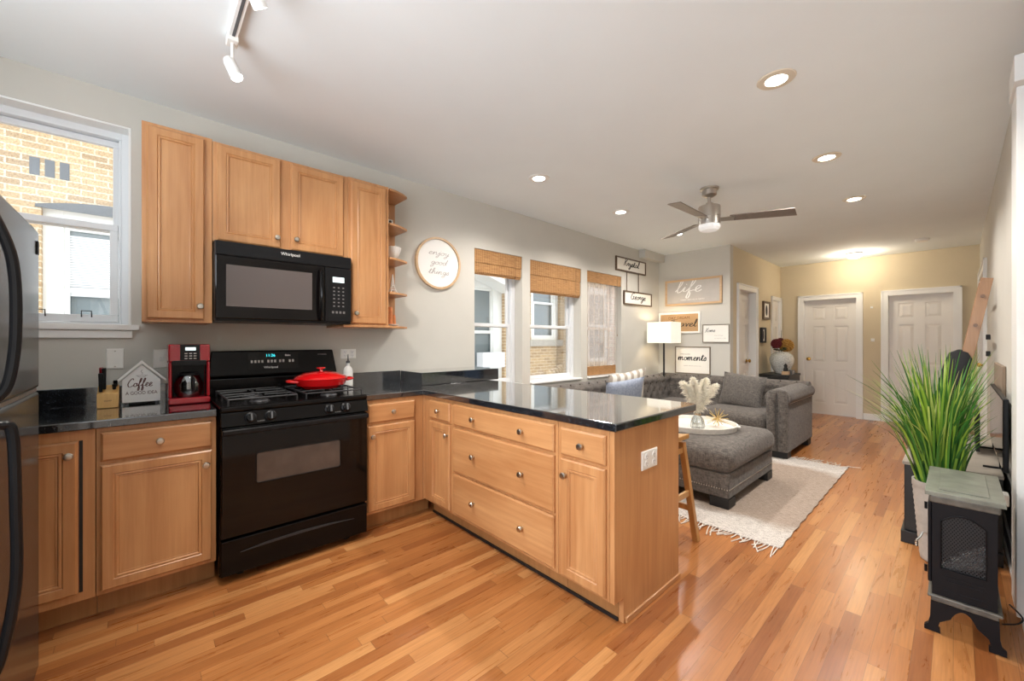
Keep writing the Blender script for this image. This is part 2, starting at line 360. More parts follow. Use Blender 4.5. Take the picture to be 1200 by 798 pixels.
def cushion(bm, x0, x1, y0, y1, z0, z1, puff=.03, rad=.05, n=14, jitter=.0):
    # rounded box with a crowned top
    cx, cy, cz = (x0+x1)/2, (y0+y1)/2, (z0+z1)/2; hx, hy, hz = (x1-x0)/2, (y1-y0)/2, (z1-z0)/2; rad = min(rad, hx*.95, hy*.95, hz*.95); vd = {}
    def pt(q):
        key = tuple(round(v, 5) for v in q)
        if key in vd: return vd[key]
        p = Vector((q[0]*hx, q[1]*hy, q[2]*hz)); inner = Vector([max(-h+rad, min(h-rad, v)) for v, h in zip(p, (hx, hy, hz))]); d = p-inner
        if d.length > 1e-7: p = inner+d.normalized()*rad
        pf = puff*(1-q[0]**4)*(1-q[1]**4)*(1 if q[2] > 0 else .3); p.z += math.copysign(pf, q[2])*abs(q[2])
        p.x += (1-q[2]**2)*puff*.4*q[0]; p.y += (1-q[2]**2)*puff*.4*q[1]
        vd[key] = bm.verts.new((cx+p.x, cy+p.y, cz+p.z)); return vd[key]
    L = [math.sin(math.pi/2*(-1+2*i/n)) for i in range(n+1)]
    for ax in range(3):
        for s in (-1, 1):
            for i in range(n):
                for j in range(n):
                    q = []
                    for a, b in ((L[i], L[j]), (L[i+1], L[j]), (L[i+1], L[j+1]), (L[i], L[j+1])):
                        w = [0, 0, 0]; w[ax] = s; w[(ax+1) % 3] = a; w[(ax+2) % 3] = b; q.append(pt(w))
                    try: bm.faces.new(q)
                    except ValueError: pass
    return bm
def pillow(bm, c, w, h, t, rot):
    # knife-edge throw pillow in the local xz plane, corners pointed
    n = 16; c = Vector(c); grid = {}
    for s in (-1, 1):
        for i in range(n+1):
            for j in range(n+1):
                u, v = -1+2*i/n, -1+2*j/n; e = (1-u*u)*(1-v*v)
                if (i in (0, n) or j in (0, n)) and s == 1: grid[s, i, j] = grid[-1, i, j]; continue
                k = 1-.07*(1-abs(u*v))*(abs(u)**3+abs(v)**3)/1.0
                grid[s, i, j] = bm.verts.new(c+rot @ Vector((u*w/2*k, s*t/2*(e**.42), v*h/2*k)))
        for i in range(n):
            for j in range(n): bm.faces.new((grid[s, i, j], grid[s, i+1, j], grid[s, i+1, j+1], grid[s, i, j+1]))
    return bm
def Rz(a): return Matrix.Rotation(a, 3, 'Z')
def Rx(a): return Matrix.Rotation(a, 3, 'X')
def Ry(a): return Matrix.Rotation(a, 3, 'Y')
def dup(root, loc, rotz=0.0, label=None, group=None):
    r = root.copy(); COL.objects.link(r); r.location = loc; r.rotation_euler = (0, 0, rotz); ORG[r.name] = Vector(loc)
    if label: r['label'] = label
    if group: r['group'] = group
    for ch in list(root.children):
        c = ch.copy(); COL.objects.link(c); c.parent = r
        for g in ch.children:
            d = g.copy(); COL.objects.link(d); d.parent = c
    return r
def text(name, s, size, f, mat, parent, align='CENTER', depth=.0006, shear=0, sx=1.0):
    cu = bpy.data.curves.new(name, 'FONT'); cu.body = s; cu.size = size; cu.align_x = align; cu.align_y = 'CENTER'; cu.extrude = depth/2; cu.shear = shear
    to = bpy.data.objects.new(name, cu); COL.objects.link(to); bpy.context.view_layer.update()
    me = bpy.data.meshes.new_from_object(to); bpy.data.objects.remove(to)
    bm = B(); bm.from_mesh(me); bpy.data.meshes.remove(me)
    for v in bm.verts: v.co = f(v.co.x*sx, v.co.y, v.co.z+depth/2)
    return mk(name, bm, mat, parent)
# hand-drawn cursive (x-height 1); each letter: (advance, [strokes])
CUR = {
 'a': (1.15, [[(.95, .8), (.6, 1), (.2, .75), (.1, .3), (.4, 0), (.75, .3), (.95, .85), (.9, .3), (1.15, .12)]]),
 'b': (1.0, [[(0, .2), (.4, 1.4), (.4, 2.1), (.2, 1.9), (.15, .6), (.3, 0), (.7, .1), (.8, .6), (.55, .85), (1.0, .75)]]),
 'c': (.9, [[(.75, .8), (.5, 1), (.15, .7), (.15, .25), (.5, 0), (.9, .2)]]),
 'd': (1.2, [[(.85, .8), (.5, 1), (.1, .6), (.3, 0), (.7, .3), (1.0, 2.1), (.9, .3), (1.2, .12)]]),
 'e': (.9, [[(0, .2), (.45, .5), (.65, .85), (.4, 1), (.15, .6), (.3, .05), (.6, 0), (.9, .25)]]),
 'f': (.9, [[(0, .2), (.5, 1.2), (.7, 2.0), (.5, 2.2), (.35, 1.6), (.3, 0), (.25, -.9), (.5, -1.0), (.55, -.3), (.4, .1), (.9, .3)]]),
 'g': (1.1, [[(.85, .8), (.5, 1), (.15, .6), (.35, .1), (.7, .35), (.9, .9), (.8, -.5), (.4, -1.0), (.2, -.6), (1.1, .2)]]),
 'h': (1.2, [[(0, .2), (.5, 1.5), (.45, 2.1), (.25, 1.8), (.2, 0), (.35, .6), (.7, 1), (.85, .6), (.85, .15), (1.2, .15)]]),
 'i': (.6, [[(0, .2), (.3, .95), (.25, .2), (.6, .15)], [(.33, 1.35), (.36, 1.45)]]),
 'j': (.6, [[(0, .2), (.4, .95), (.3, -.6), (.05, -1.0), (-.1, -.6), (.6, .2)], [(.43, 1.35), (.46, 1.45)]]),
 'l': (.75, [[(0, .2), (.45, 1.3), (.5, 2.1), (.3, 2.0), (.22, .5), (.4, 0), (.75, .2)]]),
 'm': (1.7, [[(0, .3), (.2, 1), (.2, 0), (.35, .7), (.65, 1), (.72, .5), (.7, 0), (.85, .7), (1.15, 1), (1.25, .5), (1.3, .08), (1.7, .2)]]),
 'n': (1.2, [[(0, .3), (.2, 1), (.2, 0), (.35, .7), (.7, 1), (.8, .5), (.85, .08), (1.2, .2)]]),
 'o': (1.0, [[(.55, .95), (.2, .8), (.12, .3), (.45, 0), (.8, .3), (.75, .8), (.5, .95), (.7, .75), (1.0, .85)]]),
 'r': (.85, [[(0, .2), (.25, 1.05), (.35, .85), (.7, .9), (.55, .3), (.85, .15)]]),
 's': (.8, [[(0, .15), (.4, 1.05), (.6, .5), (.45, .02), (.15, .1), (.8, .2)]]),
 't': (.75, [[(0, .2), (.4, 1.7), (.3, .3), (.45, .02), (.75, .2)], [(.0, 1.25), (.75, 1.35)]]),
 'v': (.95, [[(0, .9), (.25, .9), (.4, .05), (.75, .9), (.95, .8)]]),
 'y': (1.05, [[(0, .8), (.2, .9), (.3, .2), (.6, .2), (.8, .9), (.65, -.5), (.3, -1.0), (.15, -.6), (1.05, .2)]]),
 'u': (1.1, [[(0, .3), (.2, .95), (.2, .2), (.45, 0), (.8, .95), (.8, .15), (1.1, .2)]]),
 'K': (1.5, [[(.3, 2.1), (.5, 2.2), (.35, .8), (.15, 0)], [(1.3, 2.2), (.7, 1.3), (.45, 1.05), (.85, .9), (1.0, .2), (1.5, .2)]]),
 'G': (1.6, [[(1.2, 1.9), (.9, 2.2), (.35, 1.7), (.1, .8), (.4, 0), (.9, .1), (1.2, .9), (.8, .9), (1.2, 1.0), (1.1, .2), (1.6, .2)]]),
 'C': (1.4, [[(1.2, 1.8), (.9, 2.2), (.35, 1.6), (.1, .7), (.45, 0), (1.0, .1), (1.4, .4)]]),
 'T': (1.3, [[(.7, 2.0), (.6, .8), (.45, 0)], [(0, 1.9), (.5, 2.15), (1.3, 2.2)]]),
 'H': (1.5, [[(.3, 2.0), (.35, 1.0), (.05, -.2)], [(1.2, 2.2), (.9, 1.0), (.9, 0), (1.5, .2)], [(.1, 1.0), (.9, 1.15)]]),
 ' ': (.8, [])}
def cursive(name, s, xh, f, mat, parent, pen=.12, slant=.25, width=None):
    bm = B(); tot = sum(CUR[c][0] for c in s); k = (width/tot/xh) if width else 1.0; x = -tot/2
    for ch in s:
        adv, sts = CUR[ch]
        for st in sts:
            pts = smooth_pts([((p[0]+x+p[1]*slant)*xh*k, p[1]*xh, 0) for p in st], 7); prev = None; n = len(pts)
            for i, p in enumerate(pts):
                d = (pts[min(n-1, i+1)]-pts[max(0, i-1)]).normalized(); w = pen*xh*(.55+.75*abs(d.y)); nn = Vector((-d.y, d.x, 0))*w/2
                cur = [bm.verts.new(f(*(p-nn))), bm.verts.new(f(*(p+nn)))]
                if prev: bm.faces.new((prev[0], prev[1], cur[1], cur[0]))
                prev = cur
        x += adv
    return mk(name, bm, mat, parent)
def ceil_z(y): return 2.69-.0095*y
def knob(f, parent, mat='nickel'):
    bm = B(); lathe(bm, [(0, 0), (.007, 0), (.006, .012), (.009, .016), (.0155, .02), (.0165, .025), (.013, .03), (0, .032)], f.o, f.n, 18); return mk('knob', bm, mat, parent, smooth=True)
# ------------------------------------------------------------------ room shell
XR, YB, YS, XS, YR = 3.445, 8.58, 6.13, 1.07, -1.15     # right wall, far wall, stub wall, hall wall, wall behind
bm = B(); box(bm, -.02, XR+.14, YR, YB+.3, -.08, 0); mk('floor', bm, 'oak_floor', kind='structure')
bm = B(); hexa(bm, [(-.25, YR, ceil_z(YR)), (XR+.2, YR, ceil_z(YR)), (XR+.2, YB+.2, ceil_z(YB+.2)), (-.25, YB+.2, ceil_z(YB+.2)), (-.25, YR, 2.9), (XR+.2, YR, 2.9), (XR+.2, YB+.2, 2.9), (-.25, YB+.2, 2.9)])
mk('ceiling', bm, 'ceiling_paint', kind='structure')
def wall(name, f, L, H, d, holes, mat, c0=None):
    # f: a along the wall, b up, c outward from the room
    bm = B(); xs = sorted({0, L} | {h[0] for h in holes} | {h[1] for h in holes}); zs = sorted({0, H} | {h[2] for h in holes} | {h[3] for h in holes})
    for a, b in zip(xs, xs[1:]):
        run = None
        for c, e in zip(zs, zs[1:]):
            mid = ((a+b)/2, (c+e)/2)
            if any(h[0] < mid[0] < h[1] and h[2] < mid[1] < h[3] for h in holes):
                if run: fb(bm, f, a, b, run[0], run[1], 0, d); run = None
            else: run = (run[0], e) if run else (c, e)
        if run: fb(bm, f, a, b, run[0], run[1], 0, d)
    bmesh.ops.remove_doubles(bm, verts=bm.verts, dist=1e-5)
    return mk(name, bm, mat, kind='structure')
KW = (-1.03, -.058, 1.345, 2.505)
WN = [(2.424, 3.082, .78, 2.195), (3.205, 4.123, .78, 2.185), (4.247, 5.045, .78, 2.185)]
wl = F((0, YR, 0), (0, 1, 0), (0, 0, 1), (-1, 0, 0))
wall('wall_left', wl, YB-YR+.2, 2.75, .24, [(h[0]-YR, h[1]-YR, h[2], h[3]) for h in [KW]+WN], 'wall_paint')
wall('wall_stub', F((0, YS, 0), (1, 0, 0), (0, 0, 1), (0, 1, 0)), XS, 2.75, .12, [], 'wall_paint')
D1 = (6.47, 7.18); D2 = (8.06, 8.5)
wall('wall_hall', F((XS, YS+.12, 0), (0, 1, 0), (0, 0, 1), (-1, 0, 0)), YB-YS-.12, 2.75, .12, [(D1[0]-YS-.12, D1[1]-YS-.12, -.1, 2.05), (D2[0]-YS-.12, D2[1]-YS-.12, -.1, 2.0)], 'hall_paint')
D3 = (1.42, 2.13); D4 = (2.51, 3.2)
wall('wall_far', F((XS-.12, YB, 0), (1, 0, 0), (0, 0, 1), (0, 1, 0)), XR-XS+.12+.2, 2.75, .12, [(D3[0]-XS+.12, D3[1]-XS+.12, -.1, 1.98), (D4[0]-XS+.12, D4[1]-XS+.12, -.1, 1.98)], 'hall_paint')
D5 = (6.75, 8.2)
wall('wall_right', F((XR, YR, 0), (0, 1, 0), (0, 0, 1), (1, 0, 0)), YB-YR+.1, 2.75, .12, [(D5[0]-YR, D5[1]-YR, -.1, 2.07)], 'wall_paint')
wall('wall_back', F((-.24, YR, 0), (1, 0, 0), (0, 0, 1), (0, -1, 0)), XR+.36, 2.75, .15, [(1.3, 3.4, .75, 2.35)], 'wall_paint')  # unseen rear wall; its window opening is added to let the fill light in
bm = B(); box(bm, 0.001, .1, 5.52, YS-.001, 2.515, 2.68); mk('trim_1', bm, 'wall_paint', kind='structure')
def baseb(name, f, L, h=.1):
    bm = B(); fb(bm, f, 0, L, 0, h, 0, .014); fb(bm, f, 0, L, 0, .02, .0141, .026); mk(name, bm, 'white_trim', kind='structure', bevel=.002)
baseb('baseboard_far', F((2.215, YB, 0.001), (1, 0, 0), (0, 0, 1), (0, -1, 0)), .205)
baseb('baseboard_right', F((XR, 2.2, 0.001), (0, 1, 0), (0, 0, 1), (-1, 0, 0)), 4.4)
baseb('baseboard_hall', F((XS, 7.27, 0.001), (0, 1, 0), (0, 0, 1), (1, 0, 0)), .7)
# six-panel doors
def door(n, f, w, h, depth=.06, casing=.085, knob_a=None, knobmat='brass'):
    bm = B()
    fb(bm, f, .004, w-.004, .004, h-.004, -depth-.06, -depth-.012)           # core
    st, t0, t1 = .11, -depth-.012, -depth
    pw = (w-3*st)/2; rows = [(.2, .78), (.9, 1.52), (1.62, h-.12)]
    cols = [(st, st+pw), (2*st+pw, 2*st+2*pw)]
    for a, b in ((.004, st), (st+pw, 2*st+pw), (w-st, w-.004)): fb(bm, f, a, b, .008, h-.004, t0, t1)
    for a, b in cols:
        for c, e in ((.008, rows[0][0]), (rows[0][1], rows[1][0]), (rows[1][1], rows[2][0]), (rows[2][1], h-.004)): fb(bm, f, a, b, c, e, t0, t1)
        for c, e in rows: rings(bm, f.at(a+.012, c+.012, t0-.001), b-a-.024, e-c-.024, [(0, 0), (.0, .001), (.035, .009)])
    d = mk('door_%d' % n, bm, 'door_white', kind='structure')
    bm = B(); fb(bm, f, -casing, 0, 0.001, h+casing, 0, .02); fb(bm, f, w, w+casing, 0.001, h+casing, 0, .02); fb(bm, f, 0, w, h, h+casing, 0, .02)
    fb(bm, f, 0, .004, 0.001, h, -depth-.05, .004); fb(bm, f, w-.004, w, 0.001, h, -depth-.05, .004); fb(bm, f, 0, w, h-.004, h, -depth-.05, .004)
    for a, b in ((-casing, -casing+.02), (w+casing-.02, w+casing)): fb(bm, f, a, b, 0.001, h+casing, .02, .028)
    fb(bm, f, -casing, w+casing, h+casing-.02, h+casing, .02, .028)
    mk('door_casing', bm, 'white_trim', d)
    ka = knob_a if knob_a is not None else .06
    bm = B(); lathe(bm, [(0, 0), (.03, 0), (.03, .006), (.012, .01), (.011, .03), (.024, .036), (.029, .05), (.022, .062), (0, .066)], f(ka, .95, -depth), f.n, 20); mk('door_knob', bm, knobmat, d, smooth=True)
    return d
door(1, F((XS, D1[0], 0), (0, 1, 0), (0, 0, 1), (1, 0, 0)), D1[1]-D1[0], 2.03, .09, knob_a=.6)
door(2, F((XS, D2[0], 0), (0, 1, 0), (0, 0, 1), (1, 0, 0)), D2[1]-D2[0], 1.98, .02, .06)
door(3, F((D3[0], YB, 0), (1, 0, 0), (0, 0, 1), (0, -1, 0)), D3[1]-D3[0], 1.97, .07, .082)
door(4, F((D4[0], YB, 0), (1, 0, 0), (0, 0, 1), (0, -1, 0)), D4[1]-D4[0], 1.97, .07, .082, knob_a=.63)
door(5, F((XR, D5[1], 0), (0, -1, 0), (0, 0, 1), (-1, 0, 0)), D5[1]-D5[0], 2.06, .03, .1)
# right-wall casing strips with the corner block at the top
bm = B(); box(bm, 3.405, XR-.001, 2.92, 3.16, .02, 2.42); mk('trim_2', bm, 'white_trim', kind='structure', bevel=.003)
bm = B(); box(bm, 3.425, XR-.001, 2.2, 2.80, .02, 2.655); mk('trim_3', bm, 'wall_paint', kind='structure', bevel=.004)
bm = B(); box(bm, 3.395, XR-.001, 2.86, 3.12, 2.422, 2.54); mk('trim_4', bm, 'white_trim', kind='structure', bevel=.004)
# ------------------------------------------------------------------ windows in the left wall
def sash(bm, f, a0, a1, b0, b1, c0, c1, r=.035):
    fb(bm, f, a0, a1, b0, b0+r*1.2, c0, c1); fb(bm, f, a0, a1, b1-r, b1, c0, c1); fb(bm, f, a0, a0+r, b0+r*1.2, b1-r, c0, c1); fb(bm, f, a1-r, a1, b0+r*1.2, b1-r, c0, c1)
def dh_window(n, y0, y1, z0, z1, mid, depth, fw=.045, stool=None):
    f = F((-depth, y0, z0)); W, H = y1-y0, z1-z0; m = mid-z0
    bm = B(); e = .001
    fb(bm, f, e, fw, e, H-e, -.09, .0); fb(bm, f, W-fw, W-e, e, H-e, -.09, .0); fb(bm, f, fw, W-fw, H-fw*1.1, H-e, -.09, .0); fb(bm, f, fw, W-fw, e, fw*.7, -.09, 0)
    fb(bm, f, fw, fw+.012, fw*.7, H-fw, -.03, -.012); fb(bm, f, W-fw-.012, W-fw, fw*.7, H-fw, -.03, -.012)
    w = mk('window_%d' % n, bm, 'white_vinyl', kind='structure', bevel=.003)
    bm = B(); sash(bm, f, fw+.002, W-fw-.002, m-.02, H-fw*1.1-.002, -.075, -.045); mk('upper_sash', bm, 'white_vinyl', w, bevel=.003)
    bm = B(); sash(bm, f, fw+.014, W-fw-.014, fw*.7+.002, m+.02, -.04, -.006); mk('lower_sash', bm, 'white_vinyl', w, bevel=.003)
    bm = B(); fb(bm, f, fw+.03, W-fw-.03, m+.012, H-fw*1.1-.03, -.062, -.058); fb(bm, f, fw+.045, W-fw-.045, fw*.7+.035, m-.01, -.026, -.022); mk('glass_pane', bm, 'window_glass', w)
    if stool:
        bm = B(); g = F((0, y0, z0)); fb(bm, g, .001, W-.001, -.0005, .018, -depth, 0); fb(bm, g, -.03, W+.035, -.014, .018, .0005, .03); fb(bm, g, -.02, W+.005, -.06, -.015, .0005, .016); mk('window_stool', bm, 'white_trim', w, bevel=.004)
    return w, f
w0, f0 = dh_window(1, KW[0], KW[1], KW[2], KW[3], 1.93, .1, .045, stool=True)
bm = B(); y0_, y1_, z1_ = KW[0], KW[1], KW[3]; box(bm, -.0995, -.001, y0_+.001, y1_-.001, z1_-.012, z1_-.001); box(bm, -.0995, -.001, y1_-.012, y1_-.001, KW[2]+.02, z1_-.0125); mk('sunlit_liner', bm, 'white_trim', w0)  # white lining added, sunlit brightness of the reveal put into its colour
for ya in (-.42, -.245):
    bm = B(); tube(bm, [(-.104, ya-.02, 1.405), (-.095, ya-.02, 1.44), (-.095, ya+.02, 1.44), (-.104, ya+.02, 1.405)], .003, 6); mk('sash_lift', bm, 'matte_black', w0, smooth=True)
for i, h in enumerate(WN):
    dh_window(i+2, h[0], h[1], h[2], h[3], 1.435, .12, .05)
    bm = B(); box(bm, -.119, .03, h[0]+.002, h[1]-.002, h[2], h[2]+.02); mk('window_sill', bm, 'white_trim', bpy.data.objects['window_%d' % (i+2)], bevel=.004)
# bamboo shades
def shade(y0, y1, z1, zfold, zbot, label, roll=None):
    t = thing('bamboo_shade', label, 'window shade', (-.02, (y0+y1)/2, z1), 'bamboo shades in the row of windows')
    bm = B(); box(bm, -.03, -.012, y0+.006, y1-.006, z1-.035, z1-.004); mk('head_rail', bm, 'bamboo', t)
    bm = B(); box(bm, -.012, -.006, y0+.004, y1-.004, zfold, z1-.002); mk('valance', bm, 'bamboo', t)
    if roll is None:
        bm = B()
        for k in range(3): box(bm, -.034+.008*k, -.029+.008*k, y0+.006, y1-.006, zbot+.012*k, z1-.04)
        mk('folded_panel', bm, 'bamboo', t)
    else:
        bm = B(); box(bm, -.026, -.0245, y0+.01, y0+(y1-y0)*.86, zbot, z1-.04); mk('sheer_panel', bm, 'bamboo_sheer', t)
        bm = B(); box(bm, -.03, -.022, y0+.01, y0+(y1-y0)*.86, zbot-.12, zbot-.001); mk('bottom_band', bm, 'bamboo', t)
    bm = B(); tube(bm, [(-.004, y1-.1, z1-.02), (-.004, y1-.1, zbot+.02 if roll is None else 1.35)], .0015, 6)
    lathe(bm, [(0, 0), (.006, .003), (.004, .03), (0, .032)], (-.004, y1-.1, (zbot if roll is None else 1.33)), (0, 0, 1), 10); mk('pull_cord', bm, 'rung_wood', t)
    return t
shade(WN[0][0], WN[0][1], 2.194, 2.06, 1.94, 'raised bamboo shade in the window nearest the round sign')
shade(WN[1][0], WN[1][1], 2.184, 2.02, 1.815, 'raised bamboo shade in the middle window')
shade(WN[2][0], WN[2][1], 2.184, 2.04, .93, 'lowered see-through bamboo shade in the window beside the name signs', roll=1)
# ------------------------------------------------------------------ neighbouring building outside
XN = -3.2
NH = [(-.80, .40, 1.0, 2.68), (4.25, 5.62, .45, 2.50), (6.42, 7.42, 1.29, 3.05), (8.5, 9.6, .7, 2.7), (11.3, 12.3, 1.2, 2.9)]
nb = thing('neighbour_building', 'yellow brick building seen outside the windows', 'building', (XN-.3, 4, -3))
g = F((XN, -5, -3), (0, 1, 0), (0, 0, 1), (-1, 0, 0)); bm = B()
hs = [(h[0]+5, h[1]+5, h[2]+3, h[3]+3) for h in NH]; xs = sorted({0, 21} | {h[0] for h in hs} | {h[1] for h in hs}); zs = sorted({0, 8.0} | {h[2] for h in hs} | {h[3] for h in hs})
for a, b in zip(xs, xs[1:]):
    for c, e in zip(zs, zs[1:]):
        if not any(h[0] < (a+b)/2 < h[1] and h[2] < (c+e)/2 < h[3] for h in hs): fb(bm, g, a, b, c, e, 0, .3)
bmesh.ops.remove_doubles(bm, verts=bm.verts, dist=1e-5); mk('brick_wall', bm, 'yellow_brick', nb)
for i, (a, b, c, e) in enumerate(NH):
    f = F((XN-.08, a, c)); W, H = b-a, e-c; bm = B(); fw = .15 if i != 1 else .24
    fb(bm, f, 0, fw, 0, H, -.1, 0); fb(bm, f, W-fw, W, 0, H, -.1, 0); fb(bm, f, fw, W-fw, H-.16, H, -.1, 0); fb(bm, f, fw, W-fw, 0, .05, -.1, 0)
    sash(bm, f, fw, W-fw, H*.47, H-.16, -.08, -.04, .04); sash(bm, f, fw, W-fw, .05, H*.5, -.05, -.015, .045)
    fo = mk('window_frame', bm, 'far_white', nb, bevel=.003)
    bm = B(); fb(bm, f, fw, W-fw, .05, H-.16, -.095, -.085); mk('pane', bm, 'far_glass', fo)
    if i == 0:
        bm = B()
        for k in range(22): fb(bm, f, fw+.04, W-fw-.04, .84+k*.027, .84+k*.027+.022, -.075, -.068)
        fb(bm, f, fw, W-fw, .76, .82, -.07, -.035); mk('louvred_blind', bm, 'blind_slat', fo)
    if i == 2:
        bm = B(); fb(bm, f, -.06, W+.06, -.15, -.001, -.1, .12); mk('stone_sill', bm, 'stone_sill', nb, bevel=.01)
    if i == 1:
        bm = B(); fb(bm, f, .70, 1.28, .27, .58, .001, .2)
        for k in range(10): fb(bm, f, .80, 1.24, .29+k*.028, .29+k*.028+.014, .2, .205)
        mk('air_conditioner', bm, 'blind_slat', nb, label='white window air conditioner with louvred face')
        bm = B(); prism(bm, f, [(-.3, H+.28), (1.45, H-.26), (1.45, H-.16), (-.3, H+.40)], .02, .5); mk('sloping_hood', bm, 'far_white', nb)
# vertical vent bricks and the arched lintel above the first neighbour window
bm = B()
for k in range(3): box(bm, XN, XN+.006, -.88+k*.105, -.81+k*.105, 2.99, 3.17)
mk('vent_bricks', bm, 'slate', nb)
bm = B(); f = F((XN, -.84, 2.68)); pts = [(x, .01+.09*(1-((x-.64)/.64)**2)) for x in [i*1.28/12 for i in range(13)]]; prism(bm, f, pts+[(1.28, -.02), (0, -.02)], .001, .02); mk('arched_header', bm, 'slate', nb)
bm = B(); box(bm, -9, -.26, -6, 17, -3.2, -3.0); mk('ground', bm, 'concrete', kind='structure')
# ------------------------------------------------------------------ kitchen cabinets
DOORP = [(0, 0), (0, .012), (.007, .019), (.042, .019), (.046, .0145), (.050, .0165), (.055, .0165), (.059, .0095), (.064, .0105), (.067, .0095)]
DRAWP = [(0, 0), (0, .011), (.009, .019)]
def cab_door(f, w, h, parent, k=None, mat='maple'):
    bm = B(); rings(bm, f, w, h, DOORP); d = mk('door', bm, mat, parent, bevel=0)
    if k: knob(F(f(k[0], k[1], .019), n=f.n), d)
    return d
def cab_drawer(f, w, h, parent, ks, mat):
    bm = B(); rings(bm, f, w, h, DRAWP); d = mk('drawer', bm, mat, parent)
    for a in ks: knob(F(f(a, h/2, .019), n=f.n), d)
    return d
def wallf(y, z, x=.605): return F((x, y, z))                       # faces +x
def penf(x, z, y=1.518): return F((x, y, z), (1, 0, 0), (0, 0, 1), (0, -1, 0))   # faces -y
# base, left of the range
c = thing('base_cabinet', 'maple base cabinet with one door, partly behind the refrigerator', 'cabinet', (.3, -.6, 0))
bm = B(); box(bm, .003, .605, -1.1, -.165, .115, .874); mk('carcass', bm, 'maple', c, bevel=.002)
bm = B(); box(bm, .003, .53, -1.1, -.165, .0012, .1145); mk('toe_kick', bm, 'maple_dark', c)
cab_door(wallf(-.62, .155), .40, .672, c, (.375, .615))
bm = B(); box(bm, .6055, .607, -.216, -.204, .155, .828); mk('door_gap', bm, 'matte_black', c)  # black strip on the carcass, shade of the gap beside the door painted in
c = thing('base_cabinet', 'maple base cabinet with a drawer over a wide door, left of the range', 'cabinet', (.3, .06, 0))
bm = B(); box(bm, .003, .605, -.163, .277, .115, .874); mk('carcass', bm, 'maple', c, bevel=.002)
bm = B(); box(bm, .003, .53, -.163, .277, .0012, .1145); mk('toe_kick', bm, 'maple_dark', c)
cab_drawer(wallf(-.149, .722), .408, .132, c, [.204], 'maple_y')
cab_door(wallf(-.149, .135), .408, .57, c, (.381, .50))
# right of the range
c = thing('base_cabinet', 'maple base cabinet with drawer and door between range and inside corner', 'cabinet', (.3, 1.25, 0))
bm = B(); box(bm, .003, .605, 1.068, 1.50, .115, .874); mk('carcass', bm, 'maple', c, bevel=.002)
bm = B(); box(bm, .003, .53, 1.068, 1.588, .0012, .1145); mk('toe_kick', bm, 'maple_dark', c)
cab_drawer(wallf(1.083, .722), .345, .128, c, [.172], 'maple_y')
cab_door(wallf(1.083, .135), .345, .57, c, (.028, .50))
bm = B(); box(bm, .02, .607, 1.502, 2.1, .115, .874); 
mk('corner_cabinet', bm, 'maple', bevel=.002, label='maple blind corner cabinet joining the wall run and the peninsula', cat='cabinet')
# peninsula units
def pen_unit(x0, x1, label):
    c = thing('base_cabinet', label, 'cabinet', ((x0+x1)/2, 1.82, 0))
    bm = B(); box(bm, x0, x1, 1.518, 2.10, .115, .874); mk('carcass', bm, 'maple', c, bevel=.001)
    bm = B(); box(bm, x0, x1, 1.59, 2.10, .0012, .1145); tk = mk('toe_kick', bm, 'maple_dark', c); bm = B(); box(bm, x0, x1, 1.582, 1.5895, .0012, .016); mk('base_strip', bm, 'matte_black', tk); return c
c = pen_unit(.609, .966, 'narrow maple peninsula cabinet beside the inside corner, small drawer over door')
cab_drawer(penf(.692, .722), .256, .128, c, [.13], 'maple_x'); cab_door(penf(.692, .135), .256, .57, c, (.235, .50))
c = pen_unit(.968, 1.893, 'wide maple drawer unit in the middle of the peninsula')
cab_drawer(penf(.989, .716), .886, .137, c, [.233, .665], 'maple_x')
cab_drawer(penf(.989, .412), .886, .286, c, [.233, .665], 'maple_x'); cab_drawer(penf(.989, .135), .886, .262, c, [.233, .665], 'maple_x')
c = pen_unit(1.895, 2.19, 'maple peninsula cabinet at the open end, drawer over tall door')
cab_drawer(penf(1.92, .716), .258, .133, c, [.135], 'maple_x'); cab_door(penf(1.92, .13), .258, .57, c, (.035, .495))
c = thing('end_panel', 'broad maple end panel of the peninsula with white shoe strip', 'panel', (2.205, 1.8, 0))
bm = B(); f = F((2.192, 0, 0), (0, 1, 0), (0, 0, 1), (1, 0, 0)); prism(bm, f, [(1.518, .115), (1.59, .115), (1.59, .001), (2.123, .001), (2.123, .874), (1.518, .874)], 0, .025); mk('board', bm, 'maple', c)
bm = B(); box(bm, 2.2172, 2.228, 1.60, 2.125, .001, .026); mk('shoe_strip', bm, 'maple_y', c, bevel=.003)
bm = B(); box(bm, .61, 2.191, 2.1015, 2.123, .001, .874); mk('back_panel', bm, 'maple', c)
